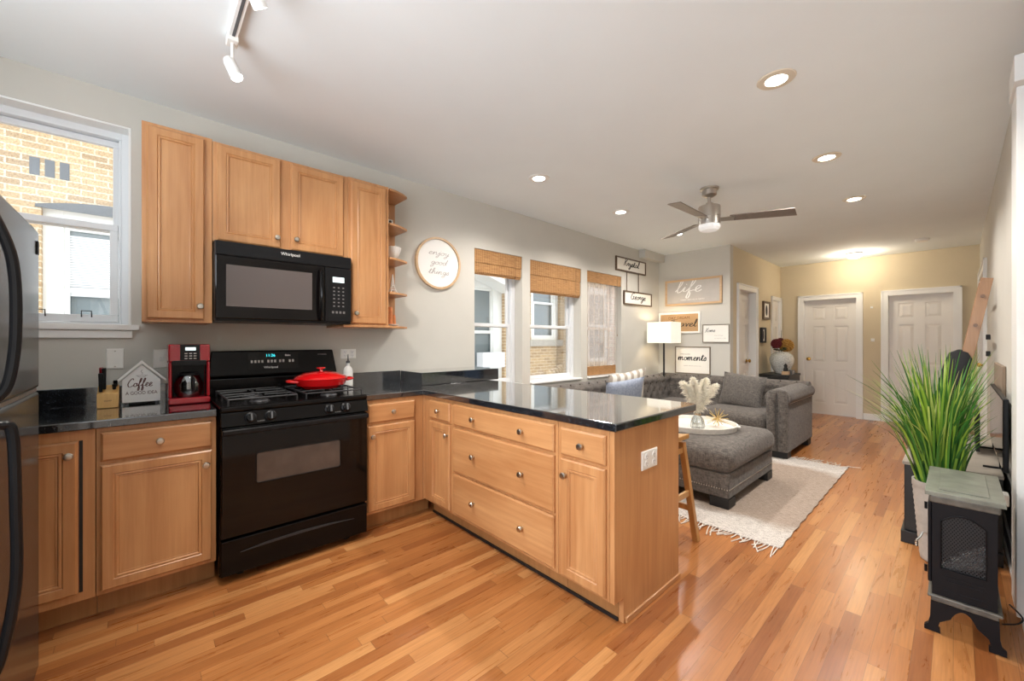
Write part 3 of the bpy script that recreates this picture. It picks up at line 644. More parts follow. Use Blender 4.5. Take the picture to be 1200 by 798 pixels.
# outlet helper
def plate(name, f, w, h, label, cat, kind='outlet', n=1, mat='white_plastic'):
    t = thing(name, label, cat, f(0, 0, 0)); bm = B(); rings(bm, f.at(-w/2, -h/2, 0), w, h, [(0, 0), (0, .003), (.004, .006)]); mk('cover_plate', bm, mat, t)
    if kind == 'outlet':
        for s in ((-1, 1) if n == 2 else (0,)):
            for q in (-1, 1):
                bm = B(); cx_, cz_ = s*w*.24, q*h*.19
                lathe(bm, [(0, 0), (.0165, 0), (.0155, .0025), (0, .0025)], f(cx_, cz_, .006), f.n, 18); rec = mk('receptacle', bm, 'white_trim', t)
                bm = B()
                for dx in (-.006, .006): fb(bm, f.at(cx_+dx, cz_+.002, .0086), -.001, .001, -.004, .004, 0, .0004)
                fb(bm, f.at(cx_, cz_-.009, .0086), -.002, .002, -.002, .002, 0, .0004); mk('slots', bm, 'slate', rec)
    elif kind == 'blank':
        for q in (-1, 1):
            bm = B(); lathe(bm, [(0, 0), (.004, 0), (.003, .0015), (0, .0015)], f(0, q*h*.38, .006), f.n, 10); mk('screw', bm, 'nickel', t)
    else:
        bm = B(); fb(bm, f, -.006, .006, -w*.2, w*.2, .006, .011); mk('toggle', bm, 'white_trim', t, bevel=.002)
    return t
plate('outlet', F((2.2171, 1.813, .698), (0, 1, 0), (0, 0, 1), (1, 0, 0)), .145, .09, 'white double outlet plate on the peninsula end panel', 'outlet', n=2)
plate('blank_plate', F((.0002, -.125, 1.168)), .072, .115, 'white blank wall plate above the knife block', 'wall plate', 'blank')
plate('light_switch', F((.0002, .072, 1.163)), .07, .11, 'white switch plate between the coffee sign and coffee maker', 'switch', 'switch')
plate('outlet', F((.0002, 1.185, 1.168)), .118, .075, 'white outlet plate behind the white bottle', 'outlet', n=2)
# worktops
def worktop(name, poly, label):
    bm = B(); prism(bm, F((0, 0, .876), (1, 0, 0), (0, 1, 0), (0, 0, 1)), poly, 0, .038); t = mk(name, bm, 'granite', bevel=.005, label=label, cat='worktop'); return t
worktop('worktop', [(.022, -1.1), (.632, -1.1), (.632, .279), (.022, .279)], 'speckled black granite worktop left of the range')
arc = [(2.2-.0+.04*math.cos(a), 2.28+.04*math.sin(a)) for a in [R(x) for x in (0, 15, 30, 45, 60, 75, 90)]]
worktop('worktop', [(.022, 1.067), (.625, 1.067), (.625, 1.493), (2.24, 1.493)]+arc+[(.022, 2.32)], 'L-shaped speckled black granite worktop over the peninsula')
bm = B(); box(bm, .001, .021, -1.1, .279, .877, 1.014); mk('backsplash', bm, 'granite', bevel=.002, label='low black granite backsplash behind the coffee maker', cat='backsplash')
bm = B(); box(bm, .001, .021, 1.067, 1.618, .877, 1.016); mk('backsplash', bm, 'granite', bevel=.002, label='low black granite backsplash behind the white bottle', cat='backsplash')
bm = B(); box(bm, .0225, .38, 1.62, 2.415, .915, 1.016); mk('raised_ledge', bm, 'granite', bevel=.003, label='black granite clad raised ledge on the worktop before the window', cat='ledge')
# wall cabinets
def up_unit(y0, y1, z0, z1, label):
    c = thing('wall_cabinet', label, 'cabinet', (.16, (y0+y1)/2, z0)); bm = B(); box(bm, .002, .32, y0, y1, z0, z1); mk('carcass', bm, 'maple', c, bevel=.002); return c
c = up_unit(-.013, .289, 1.372, 2.44, 'tall maple wall cabinet beside the kitchen window'); cab_door(wallf(.006, 1.39, .3205), .246, 1.03, c, (.225, .075))
c = up_unit(.291, 1.062, 1.85, 2.43, 'short two-door maple wall cabinet above the microwave'); cab_door(wallf(.31, 1.858, .3205), .328, .558, c, (.306, .06)); cab_door(wallf(.697, 1.858, .3205), .333, .556, c, (.028, .066))
c = up_unit(1.064, 1.37, 1.385, 2.435, 'tall maple wall cabinet beside the open corner shelves'); cab_door(wallf(1.083, 1.394, .3205), .262, 1.02, c, (.028, .072))
bm = B(); box(bm, .002, .36, 1.02, 1.38, 1.3665, 1.384); mk('light_rail', bm, 'maple', c, bevel=.004)
sh = thing('corner_shelves', 'open maple end shelves on the side of the wall cabinets', 'shelf', (.12, 1.45, 1.37))
bm = B(); box(bm, .001, .012, 1.3825, 1.572, 1.37, 2.43); mk('back_board', bm, 'maple', sh)
SZ = [2.418, 2.155, 1.893, 1.628, 1.366]
for z in SZ:
    bm = B(); prism(bm, F((0, 0, z), (1, 0, 0), (0, 1, 0), (0, 0, 1)), [(.0125, 1.382), (.318, 1.382), (.305, 1.45), (.27, 1.52), (.23, 1.572), (.0125, 1.572)], 0, .016); mk('shelf', bm, 'maple_y', sh, bevel=.002)
# ------------------------------------------------------------------ shelf ornaments
t = thing('figurine', 'small black and white ornament on the upper open shelf', 'ornament', (.10, 1.48, 2.171))
bm = B(); box(bm, .085, .115, 1.455, 1.505, 2.1715, 2.26); mk('card', bm, 'white_ceramic', t, bevel=.002)
bm = B(); [blob(bm, (.12, 1.48, 2.19+.025*k), .006, .012, .011, 10, 8) for k in range(3)]; mk('black_motif', bm, 'ink', t, smooth=True)
bm = B(); pr = [(0, 0), (.03, 0), (.03, .012), (.024, .016), (.05, .045), (.066, .085), (.07, .11), (.066, .11), (.061, .085), (.045, .05), (0, .03)]; lathe(bm, pr, (.16, 1.475, 1.9095), seg=24)
for v in bm.verts:
    a = math.atan2(v.co.y-1.475, v.co.x-.16); k = 1+.03*math.cos(12*a); v.co.x = .16+(v.co.x-.16)*k; v.co.y = 1.475+(v.co.y-1.475)*k
mk('bowl', bm, 'white_ceramic', smooth=True, label='white fluted footed bowl on the open shelf', cat='bowl')
bm = B(); cx_, cy_, z0 = .16, 1.48, 1.6445
for sx in (-1, 1):
    for sy in (-1, 1): tube(bm, smooth_pts([(cx_+.03*sx, cy_+.03*sy, z0), (cx_+.018*sx, cy_+.018*sy, z0+.035), (cx_+.009*sx, cy_+.009*sy, z0+.07), (cx_, cy_, z0+.16)], 4), [.006]*9+[.006]*4 if False else .0045, 6)
for z, r in ((z0+.03, .022), (z0+.065, .013)): box(bm, cx_-r, cx_+r, cy_-r, cy_+r, z, z+.006)
mk('tower_figurine', bm, 'white_ceramic', label='white Eiffel-style tower figurine on the third open shelf', cat='ornament')
t = thing('salt_lamp', 'two orange stone pillars on a small white dish on the bottom shelf', 'ornament', (.15, 1.475, 1.383))
bm = B(); lathe(bm, [(0, 0), (.02, 0), (.055, .01), (.06, .02), (.05, .02), (0, .012)], (.15, 1.475, 1.383), seg=24); mk('dish', bm, 'white_ceramic', t, smooth=True)
bm = B(); cyl(bm, (.165, 1.455, 1.398), (.165, 1.455, 1.54), .024, .018, 12); mk('stone', bm, 'orange_glass', t, smooth=True)
bm = B(); cyl(bm, (.13, 1.505, 1.398), (.13, 1.505, 1.48), .018, .013, 12); mk('stone', bm, 'orange_glass', t, smooth=True)
# ------------------------------------------------------------------ microwave
t = thing('microwave', 'black over-the-range microwave under the short wall cabinet', 'microwave', (.2, .67, 1.38))
Y0, Y1 = .293, 1.060
bm = B(); box(bm, .003, .385, Y0, Y1, 1.385, 1.846); mk('body', bm, 'black_plastic', t, bevel=.003)
bm = B(); box(bm, .3855, .402, Y0+.002, .884, 1.40, 1.762); d = mk('door', bm, 'black_glass', t, bevel=.004)
bm = B(); box(bm, .4022, .4035, .345, .805, 1.47, 1.71); mk('door_window', bm, 'micro_pane', d)
bm = B(); tube(bm, smooth_pts([(.403, .852, 1.73), (.43, .853, 1.71), (.448, .853, 1.6), (.448, .853, 1.52), (.43, .853, 1.43), (.403, .852, 1.41)], 5), .011, 10); mk('handle', bm, 'black_enamel', d, smooth=True)
bm = B(); box(bm, .3855, .40, .887, Y1-.002, 1.40, 1.762); cp = mk('control_panel', bm, 'black_plastic', t, bevel=.003)
bm = B(); box(bm, .4002, .4012, .935, 1.01, 1.665, 1.70); mk('display', bm, 'lcd_white', cp)
bm = B()
for r in range(6):
    for q in range(3): box(bm, .4002, .4008, .938+q*.03, .95+q*.03, 1.50+r*.025, 1.508+r*.025)
for q in range(4): box(bm, .4002, .4008, .93+q*.024, .944+q*.024, 1.455, 1.47)
mk('buttons', bm, 'ink_grey', cp)
bm = B(); box(bm, .3855, .40, Y0+.002, Y1-.002, 1.765, 1.843); vg = mk('top_strip', bm, 'black_plastic', t, bevel=.003)
text('maker_name', 'Whirlpool', .026, F((.4003, .68, 1.812)), 'white_ink', vg)
# ------------------------------------------------------------------ range
t = thing('range', 'black gas range with oven between the base cabinets', 'range', (.33, .672, 0))
Y0, Y1 = .286, 1.060
bm = B(); box(bm, .03, .64, Y0, Y1, .035, .895); mk('body', bm, 'black_enamel', t, bevel=.004)
bm = B(); box(bm, .03, .672, Y0-.001, Y1+.001, .8955, .925); box(bm, .03, .10, Y0, Y1, .9255, 1.03)
mk('cooktop', bm, 'black_enamel', t, bevel=.008)
bm = B(); prism(bm, F((0, Y0, 0), (1, 0, 0), (0, 0, 1), (0, 1, 0)), [(.6405, .822), (.69, .822), (.672, .893), (.6405, .893)], 0.002, Y1-Y0-.002); cp = mk('control_panel', bm, 'black_enamel', t, bevel=.003)
for yy in (.418, .512, .822, .918):
    bm = B(); ax = Vector((.97, 0, .24)); o = Vector((.684, yy, .860)); lathe(bm, [(0, 0), (.029, 0), (.028, .006), (.021, .01), (.019, .026), (0, .028)], o, ax, 22)
    kk = mk('burner_knob', bm, 'black_plastic', cp, smooth=True)
    bm = B(); x_, y_, d_ = basis(ax); f = F(o+ax.normalized()*.026, (0, 1, 0), Vector((-.24, 0, .97)), ax.normalized()); fb(bm, f, -.004, .004, -.018, .019, .0, .012); mk('grip', bm, 'slate', kk, bevel=.001)
for yy, s in ((.385, 'FRONT'), (.467, 'REAR'), (.872, 'REAR')):
    pass
for yy in (.465, .87): text('burner_mark', 'BURNER', .009, F((.6895, yy, .838), (0, 1, 0), (-.25, 0, .97), (.97, 0, .25)), 'ink_grey', cp)
bm = B(); box(bm, .6405, .678, Y0+.004, Y1-.004, .243, .815); d = mk('oven_door', bm, 'black_glass', t, bevel=.005)
bm = B(); f = F((.6782, .445, .503)); w_, h_ = .442, .163
pts = []
for cx2, cy2, a0 in ((w_-.015, .015, -90), (w_-.015, h_-.015, 0), (.015, h_-.015, 90), (.015, .015, 180)):
    for k in range(5): pts.append((cx2+.015*math.cos(R(a0+k*22.5)), cy2+.015*math.sin(R(a0+k*22.5))))
prism(bm, f, pts, 0, .001); mk('oven_window', bm, 'oven_pane' if 'oven_pane' in MATS else 'far_glass', d)
bm = B(); tube(bm, [f(p[0], p[1], .0015) for p in pts], .003, 6, closed=True); mk('window_trim', bm, 'black_plastic', d, smooth=True)
bm = B(); box(bm, .70, .722, Y0+.004, Y1-.01, .782, .812); box(bm, .679, .70, Y0+.03, Y0+.06, .785, .809); box(bm, .679, .70, Y1-.07, Y1-.04, .785, .809); mk('oven_handle', bm, 'black_plastic', d, bevel=.008, seg=3)
bm = B(); box(bm, .6405, .675, Y0+.004, Y1-.004, .045, .228); dr = mk('storage_drawer', bm, 'black_enamel', t, bevel=.005)
bm = B(); pr = [(.09*0+x, z) for x, z in ((0, 0), (.12, .016), (.30, .022), (.45, .016), (.60, 0), (.45, .006), (.30, .008), (.12, .004))]; prism(bm, F((.675, .372, .155)), pr, .0003, .008); mk('drawer_pull', bm, 'grate_iron', dr, bevel=.001)
for yy in (Y0+.1, Y1-.1):
    for xx in (.1, .58):
        bm = B(); cyl(bm, (xx, yy, .001), (xx, yy, .0345), .018, .014, 14); mk('leg', bm, 'black_plastic', t)
bm = B(); f = F((0, 0, 0), (1, 0, 0), (0, 0, 1), (0, 1, 0))
lo = [(.022, 1.031), (.11, 1.031), (.11, 1.045)]; prism(bm, f, [(.022, .93), (.10, 1.031), (.118, 1.045), (.085, 1.205), (.022, 1.205)], Y0+.001, Y1-.001)
for v in bm.verts:
    if v.co.z > 1.19: v.co.y += .02 if v.co.y < .6 else -.02
bg_ = mk('backguard', bm, 'black_enamel', t, bevel=.008)
nb_ = Vector((.16, 0, .033)).normalized(); fpl = F((.118, 0, 1.045), (0, 1, 0), Vector((-.033, 0, .16)).normalized(), nb_)
bm = B(); fb(bm, fpl, .50, .80, .035, .15, .0005, .002); dp = mk('touch_panel', bm, 'black_glass', bg_)
text('clock', '11:26', .026, fpl.at(.63, .128, .0022), 'teal_led', dp); text('maker_name', 'Whirlpool', .02, fpl.at(.63, .048, .0022), 'white_ink', dp)
text('mode_mark', 'Bake', .018, fpl.at(.735, .128, .0022), 'white_ink', dp)
for a in (.515, .535, .555, .575, .61, .63, .65, .68, .70, .74, .76):
    bm = B(); fb(bm, fpl.at(a, .08, .0022), 0, .012, 0, .018, 0, .0004); mk('touch_key', bm, 'ink_soft', dp); text('model_mark', 'ACCUBAKE', .012, fpl.at(.96, .128, .001), 'ink_soft', bg_)
for gy in (.30+.19, 1.06-.19):
    bm = B(); Ya, Yb = gy-.165, gy+.165; z = .958
    for gx in (.15, .40, .64): tube(bm, [(gx, Ya, z), (gx, Yb, z)], .005, 6)
    for y_ in (Ya, Yb): tube(bm, [(.15, y_, z), (.64, y_, z)], .005, 6)
    for gx in (.275, .52):
        tube(bm, [(gx-.06, gy, z+.003), (gx-.02, gy, z+.003)], .0045, 6); tube(bm, [(gx+.02, gy, z+.003), (gx+.06, gy, z+.003)], .0045, 6)
        tube(bm, [(gx, Ya, z), (gx, gy-.025, z+.003)], .0045, 6); tube(bm, [(gx, gy+.025, z+.003), (gx, Yb, z)], .0045, 6)
    for gx in (.15, .40, .64):
        for y_ in (Ya, Yb): tube(bm, [(gx, y_, z), (gx, y_, .926)], .005, 6)
    mk('burner_grate', bm, 'grate_iron', t, smooth=True)
    for gx in (.275, .52):
        bm = B(); lathe(bm, [(0, 0), (.05, 0), (.045, .008), (.03, .01), (.03, .018), (0, .021)], (gx, gy, .9255), seg=24); mk('burner', bm, 'grate_iron', t, smooth=True)
# red braiser
px_, py_, pz = .40, .86, .964
t = thing('casserole', 'shallow red enamel casserole with lid standing on the range', 'pot', (px_, py_, pz))
bm = B(); lathe(bm, [(0, 0), (.12, 0), (.148, .02), (.158, .05), (.160, .056), (.154, .056), (0, .05)], (px_, py_, pz), seg=40)
for s in (-1, 1): tube(bm, smooth_pts([(px_-.05, py_+s*.150, pz+.045), (px_-.03, py_+s*.195, pz+.05), (px_+.03, py_+s*.195, pz+.05), (px_+.05, py_+s*.150, pz+.045)], 5), .009, 8)
mk('pan', bm, 'red_enamel', t, smooth=True)
bm = B(); lathe(bm, [(.160, .057), (.162, .062), (.150, .075), (.10, .096), (.03, .106), (0, .107)], (px_, py_, pz), seg=40); ld = mk('lid', bm, 'red_enamel', t, smooth=True)
bm = B(); lathe(bm, [(0, .105), (.012, .106), (.010, .118), (.026, .125), (.026, .132), (0, .134)], (px_, py_, pz), seg=24); mk('knob', bm, 'red_enamel', ld, smooth=True)
# white soap bottle
t = thing('bottle', 'white oil bottle with metal pourer beside the range', 'bottle', (.105, 1.145, .915))
bm = B(); lathe(bm, [(0, 0), (.034, 0), (.036, .006), (.036, .12), (.03, .145), (.014, .165), (.013, .185), (0, .185)], (.105, 1.145, .915), seg=28); mk('body', bm, 'white_ceramic', t, smooth=True)
bm = B(); lathe(bm, [(0, .185), (.014, .185), (.014, .20), (.005, .205), (.0035, .25), (0, .252)], (.105, 1.145, .915), seg=14); mk('pourer', bm, 'slate', t, smooth=True)
# ------------------------------------------------------------------ worktop items left
cx_, cy_, z0 = .22, .188, .9155
t = thing('coffee_maker', 'red and black drip coffee maker beside the range', 'coffee maker', (cx_, cy_, z0))
bm = B(); box(bm, .11, .32, .095, .281, z0, z0+.035); box(bm, .11, .175, .095, .281, z0+.035, z0+.335); box(bm, .175, .30, .095, .281, z0+.235, z0+.335)
box(bm, .175, .30, .095, .111, z0+.035, z0+.235); box(bm, .175, .30, .265, .281, z0+.035, z0+.235); mk('housing', bm, 'red_plastic', t, bevel=.008, seg=3)
bm = B(); box(bm, .3005, .306, .146, .234, z0+.245, z0+.334); box(bm, .302, .305, .112, .264, z0+.215, z0+.244); pn = mk('front_panel', bm, 'black_plastic', t, bevel=.003)
bm = B(); box(bm, .3062, .3072, .168, .215, z0+.30, z0+.318); mk('display', bm, 'lcd_white', pn)
bm = B()
for q in range(3):
    for r in range(3): box(bm, .3062, .3068, .165+.02*q, .178+.02*q, z0+.252+.014*r, z0+.258+.014*r)
mk('buttons', bm, 'ink_soft', pn)
bm = B(); lathe(bm, [(0, 0), (.052, 0), (.066, .03), (.068, .07), (.055, .105), (.045, .12), (.043, .12), (.053, .1), (.066, .07), (.064, .03), (.05, .003), (0, .003)], (.238, .188, z0+.0365), seg=28)
ca = mk('carafe', bm, 'carafe_glass', t, smooth=True)
bm = B(); tube(bm, smooth_pts([(.29, .2, z0+.15), (.325, .205, z0+.13), (.322, .205, z0+.08), (.298, .2, z0+.07)], 5), .007, 8); mk('handle', bm, 'black_plastic', ca, smooth=True)
bm = B(); lathe(bm, [(0, .12), (.046, .12), (.046, .13), (.02, .138), (0, .138)], (.238, .188, z0+.0365), seg=24); mk('lid', bm, 'black_plastic', ca, smooth=True)
bm = B(); box(bm, .1755, .178, .112, .264, z0+.0355, z0+.234); mk('recess_back', bm, 'black_plastic', t)
# coffee sign, a small white house board on feet
A0 = -.092; f = F((.135, A0, .9155), (0, 1, 0), (0, 0, 1), (1, 0, 0)); t = thing('house_sign', 'white house-shaped coffee sign standing between knife block and coffee maker', 'sign', f(.08, 0, 0))
W = .158; bm = B(); prism(bm, f, [(0, .012), (W, .012), (W, .137), (W/2, .222), (0, .137)], -.035, 0); hb = mk('house_board', bm, 'white_trim', t)
bm = B(); th = math.atan2(.085, W/2)
prism(bm, f, [(-.022, .125), (W/2, .230), (W+.022, .125), (W+.026, .136), (W/2, .246), (-.026, .136)], -.04, .012); mk('roof', bm, 'white_ceramic', t)
for a in (.012, W-.022):
    bm = B(); fb(bm, f, a, a+.012, 0, .0115, -.03, -.004); mk('foot', bm, 'slate', t)
cursive('lettering', 'Coffee', .021, f.at(W/2-.008, .098, .0008), 'ink_maroon', hb, .16, .2, .105); text('lettering', 'A GOOD IDEA', .026, f.at(W/2, .062, .0005), 'ink_maroon', hb, sx=.78)
bm = B(); ff = f.at(W/2, .16, .0008); tube(bm, [ff(.018*math.cos(R(a)), .01*math.sin(R(a))) for a in range(180, 361, 20)], .0008, 5); tube(bm, [ff(-.024, 0), ff(.026, 0)], .0008, 5); tube(bm, smooth_pts([ff(0, .006), ff(.004, .014), ff(-.003, .022), ff(.003, .032)], 4), .0008, 5); mk('cup_drawing', bm, 'ink_grey', hb)
# knife block
t = thing('knife_block', 'light wood knife block with black handled knives beside the coffee sign', 'knife block', (.16, -.14, .9155))
bm = B(); prism(bm, F((0, -.186, .9155), (1, 0, 0), (0, 0, 1), (0, 1, 0)), [(.10, 0), (.21, 0), (.205, .075), (.11, .115)], 0, .082); kb = mk('block', bm, 'block_wood', t, bevel=.003)
text('mark', 'SHARP', .01, F((.2085, -.145, .953)), 'ink_brown', kb)
for (x, y, l, c_) in ((.185, -.172, .10, 'black_plastic'), (.16, -.160, .115, 'black_plastic'), (.13, -.172, .105, 'red_plastic'), (.135, -.118, .035, 'black_plastic'), (.165, -.122, .03, 'black_plastic')):
    zz = .9155+.075+(.205-x)*.42; bm = B(); f = F((x, y, zz+.001)); hexa(bm, [f(-.007, 0, -.01), f(.007, 0, -.01), f(.007, 0, .01), f(-.007, 0, .01), f(-.009, l, .002), f(.009, l, .002), f(.009, l, .024), f(-.009, l, .024)]); mk('knife_handle', bm, c_, t, bevel=.004)
# ------------------------------------------------------------------ refrigerator (faces +y)
t = thing('refrigerator', 'dark steel top-freezer refrigerator at the left edge', 'refrigerator', (1.24, -.67, 0))
FX0, FX1, FY = .852, 1.655, -.30
bm = B(); box(bm, FX0+.004, FX1-.004, -1.04, FY-.075, .02, 1.675); mk('cabinet', bm, 'black_plastic', t, bevel=.005)
bm = B(); box(bm, FX0, FX1, FY-.07, FY, 1.092, 1.69); fz = mk('freezer_door', bm, 'fridge_steel', t, bevel=.012, seg=4)
bm = B(); box(bm, FX0, FX1, FY-.07, FY, .02, 1.078); fd = mk('fresh_food_door', bm, 'fridge_steel', t, bevel=.012, seg=4)
def fh(z0, z1, par, up):
    if up: pts = [(1.62, FY, z1), (1.615, FY+.02, z1-.05), (1.60, FY+.05, (z0+z1)/2+.1), (1.598, FY+.055, (z0+z1)/2-.08), (1.605, FY+.045, z0+.06), (1.615, FY+.025, z0+.015), (1.62, FY, z0)]
    else: pts = [(1.62, FY, z1), (1.612, FY+.03, z1-.005), (1.602, FY+.05, z1-.03), (1.598, FY+.055, (z0+z1)/2+.1), (1.60, FY+.055, (z0+z1)/2-.1), (1.612, FY+.03, z0+.04), (1.62, FY, z0)]
    bm = B(); tube(bm, smooth_pts(pts, 6), .011, 10); mk('door_handle', bm, 'black_plastic', par, smooth=True)
fh(1.11, 1.64, fz, True); fh(.42, 1.065, fd, False)
bm = B(); box(bm, FX0+.01, FX0+.07, FY-.05, FY-.01, 1.6905, 1.70); mk('hinge_cover', bm, 'black_plastic', t, bevel=.003)
bm = B(); box(bm, FX0+.03, FX0+.055, FY+.0005, FY+.004, 1.595, 1.645); mk('badge', bm, 'black_plastic', fz, bevel=.002); 
bm = B(); box(bm, FX0+.002, FX1-.002, FY-.068, FY-.006, 1.0785, 1.0915); mk('gasket', bm, 'nickel', t)
bm = B(); box(bm, FX0+.02, FX1-.02, FY-.14, FY-.08, .001, .0195); mk('foot_rail', bm, 'matte_black', t)
# ------------------------------------------------------------------ signs and pictures
def framed(name, f, w, h, label, fmat, pmat, fw=.015, d=.025, cat='wall art', group=None):
    t = thing(name, label, cat, f(0, -h/2, 0), group); g = f.at(-w/2, -h/2, .001); bm = B()
    fb(bm, g, 0, w, 0, fw, 0, d); fb(bm, g, 0, w, h-fw, h, 0, d); fb(bm, g, 0, fw, fw, h-fw, 0, d); fb(bm, g, w-fw, w, fw, h-fw, 0, d); mk('frame', bm, fmat, t, bevel=.002)
    bm = B(); fb(bm, g, fw, w-fw, fw, h-fw, .002, d*.55); b = mk('board', bm, pmat, t); return t, b, f.at(0, 0, .0015+d*.55)
fs = lambda x, z: F((x, YS, z), (1, 0, 0), (0, 0, 1), (0, -1, 0))
fw_ = lambda y, z, x=0: F((x, y, z), (0, 1, 0), (0, 0, 1), (1, 0, 0))
# round sign
t = thing('round_sign', 'round white wall sign with light wood rim above the worktop', 'wall art', (0, 2.0, 1.745)); c0 = Vector((.001, 2.0, 1.982))
bm = B(); lathe(bm, [(.238, 0), (.238, .028), (.219, .028), (.219, 0)], c0, (1, 0, 0), 64); bm.faces.ensure_lookup_table(); mk('rim', bm, 'frame_oak', t, smooth=True)
bm = B(); lathe(bm, [(0, .002), (.2185, .002), (.2185, .016), (0, .016)], c0, (1, 0, 0), 64); fc = mk('face', bm, 'white_ceramic', t)
for k, s in enumerate(('enjoy', 'good', 'things')): cursive('lettering', s, .026, F(c0+Vector((.0175, 0, .075-.088*k))), 'ink_soft', fc, .2, .3, (.22, .17, .22)[k])
# two name boards hung one under the other
t, b, g = framed('name_sign', fw_(5.286, 2.365), .80, .20, 'upper white name board in a dark frame beside the window shade', 'frame_dark', 'ivory_print', .018); cursive('lettering', 'Krystal', .045, g.at(0, -.015), 'ink', b, .3, .25, .42)
t, b, g = framed('name_sign', fw_(5.475, 1.895), .78, .20, 'lower white name board in a dark frame, hung from the upper one', 'frame_dark', 'ivory_print', .018); cursive('lettering', 'George', .045, g.at(0, -.015), 'ink', b, .3, .25, .42)
for yy in (5.17, 5.49):
    bm = B(); tube(bm, [(.012, yy, 2.264), (.012, yy, 1.997)], .005, 8); mk('hanging_rod', bm, 'frame_dark', t, smooth=True)
t, b, g = framed('life_sign', fs(.545, 2.01), .85, .395, 'wide grey wall sign reading life in a light wood frame', 'frame_oak', 'grey_board', .03, .03); cursive('lettering', 'life', .085, g.at(-.07, .0), 'white_ink', b, .17, .25, .40)
text('small_lettering', 'is better when you are together', .028, g.at(0, -.115), 'ivory_print', b)
t, b, g = framed('kraft_sign', fs(.335, 1.545), .655, .325, 'brown wall sign in a white frame behind the floor lamp', 'ivory_print', 'kraft_board', .03, .022)
text('lettering', 'DAY DREAM', .06, g.at(.0, .075), 'ink_brown', b); cursive('lettering', 'Travel', .05, g.at(.06, -.06), 'ink', b, .2, .2, .42)
t, b, g = framed('small_print', fs(.88, 1.375), .37, .265, 'small white printed sign at the right end of the sign wall', 'frame_grey', 'ivory_print', .01, .02)
cursive('lettering', 'Home', .03, g.at(-.08, .02), 'ink_grey', b, .2, .35, .14)
text('small_lettering', 'where love lives', .018, g.at(.04, -.03), 'ink_soft', b); text('small_lettering', 'and memories are made', .016, g.at(.06, -.07), 'ink_soft', b)
t, b, g = framed('moments_sign', fs(.543, .975), .53, .415, 'white wall sign reading moments below the others', 'frame_grey', 'ivory_print', .014, .024)
cursive('lettering', 'moments', .052, g.at(-.01, -.005), 'ink', b, .2, .2, .43); text('small_lettering', 'collect beautiful', .024, g.at(-.11, .09), 'ink_grey', b); text('small_lettering', 'together with the ones you love', .02, g.at(0, -.085), 'ink_soft', b)
t, b, g = framed('framed_picture', fw_(7.70, 1.775, XS), .34, .30, 'dark framed black and white picture on the hallway wall, upper one', 'frame_dark', 'ivory_print', .035, .03)
bm = B(); blob(bm, g(0, 0, .001), .002, .05, .09, 12, 8); mk('motif', bm, 'ink', b)
t, b, g = framed('framed_picture', fw_(7.52, 1.36, XS), .20, .25, 'narrow black framed picture beside the hallway door, lower one', 'matte_black', 'ivory_print', .03, .04)
bm = B(); blob(bm, g(0, 0, .001), .002, .03, .07, 12, 8); mk('motif', bm, 'ink', b)
plate('thermostat', F((2.318, YB-.0002, 1.80), (1, 0, 0), (0, 0, 1), (0, -1, 0)), .032, .032, 'small white sensor high on the wall between the two far doors', 'sensor', 'none2')
plate('light_switch', F((2.33, YB-.0002, 1.28), (1, 0, 0), (0, 0, 1), (0, -1, 0)), .045, .05, 'white light switch on the wall between the two far doors', 'switch', 'switch')
# ------------------------------------------------------------------ ceiling lights
i = 0
LL = {(2.575, 2.493): 'recessed ceiling light nearest the camera on the right', (2.565, 3.80): 'middle recessed ceiling light on the right', (2.56, 5.07): 'farthest recessed ceiling light on the right, toward the hallway',
      (.815, 2.50): 'recessed ceiling light above the peninsula near the round sign', (.80, 3.78): 'recessed ceiling light before the middle window', (.815, 5.065): 'recessed ceiling light behind the fan blade'}
for (x, y), lab in LL.items():
    z = ceil_z(y); t = thing('recessed_light', lab, 'ceiling light', (x, y, z), 'recessed ceiling lights')
    bm = B(); lathe(bm, [(.052, -.001), (.052, -.008), (.085, -.006), (.090, -.001)], (x, y, z), seg=36); mk('trim_ring', bm, 'ring_beige' if x > 2 else 'white_trim', t, smooth=True)
    bm = B(); lathe(bm, [(0, -.006), (.051, -.006), (.051, -.002), (0, -.002)], (x, y, z), seg=28); mk('lens', bm, 'lamp_glow', t)
    l = bpy.data.lights.new('recessed_light', 'SPOT'); l.energy = LAMP_W*4; l.spot_size = R(150); l.spot_blend = .6; l.shadow_soft_size = .06; l.color = (1, .955, .90)
    o = bpy.data.objects.new('recessed_bulb', l); COL.objects.link(o); o.location = (0, 0, -.02); o.parent = t
# flush dome
x, y = 2.17, 8.06; z = ceil_z(y); t = thing('dome_light', 'round white dome ceiling light in the hallway', 'ceiling light', (x, y, z))
bm = B(); lathe(bm, [(0, -.001), (.10, -.001), (.10, -.02), (0, -.02)], (x, y, z), seg=32); mk('base', bm, 'white_trim', t, smooth=True)
bm = B(); lathe(bm, [(.095, -.021), (.09, -.05), (.06, -.075), (0, -.085)], (x, y, z), seg=32); mk('globe', bm, 'lamp_glow_soft', t, smooth=True)
l = bpy.data.lights.new('dome_bulb', 'POINT'); l.energy = 17; l.color = (1, .86, .66); l.shadow_soft_size = .08; o = bpy.data.objects.new('dome_bulb', l); COL.objects.link(o); o.parent = t; o.location = (0, 0, -.14)
x, y = 2.92, 7.63; z = ceil_z(y); bm = B(); lathe(bm, [(0, -.001), (.07, -.001), (.07, -.02), (.055, -.035), (0, -.04)], (x, y, z), seg=30); mk('smoke_detector', bm, 'white_plastic', smooth=True, label='round white smoke detector on the hallway ceiling', cat='smoke detector')
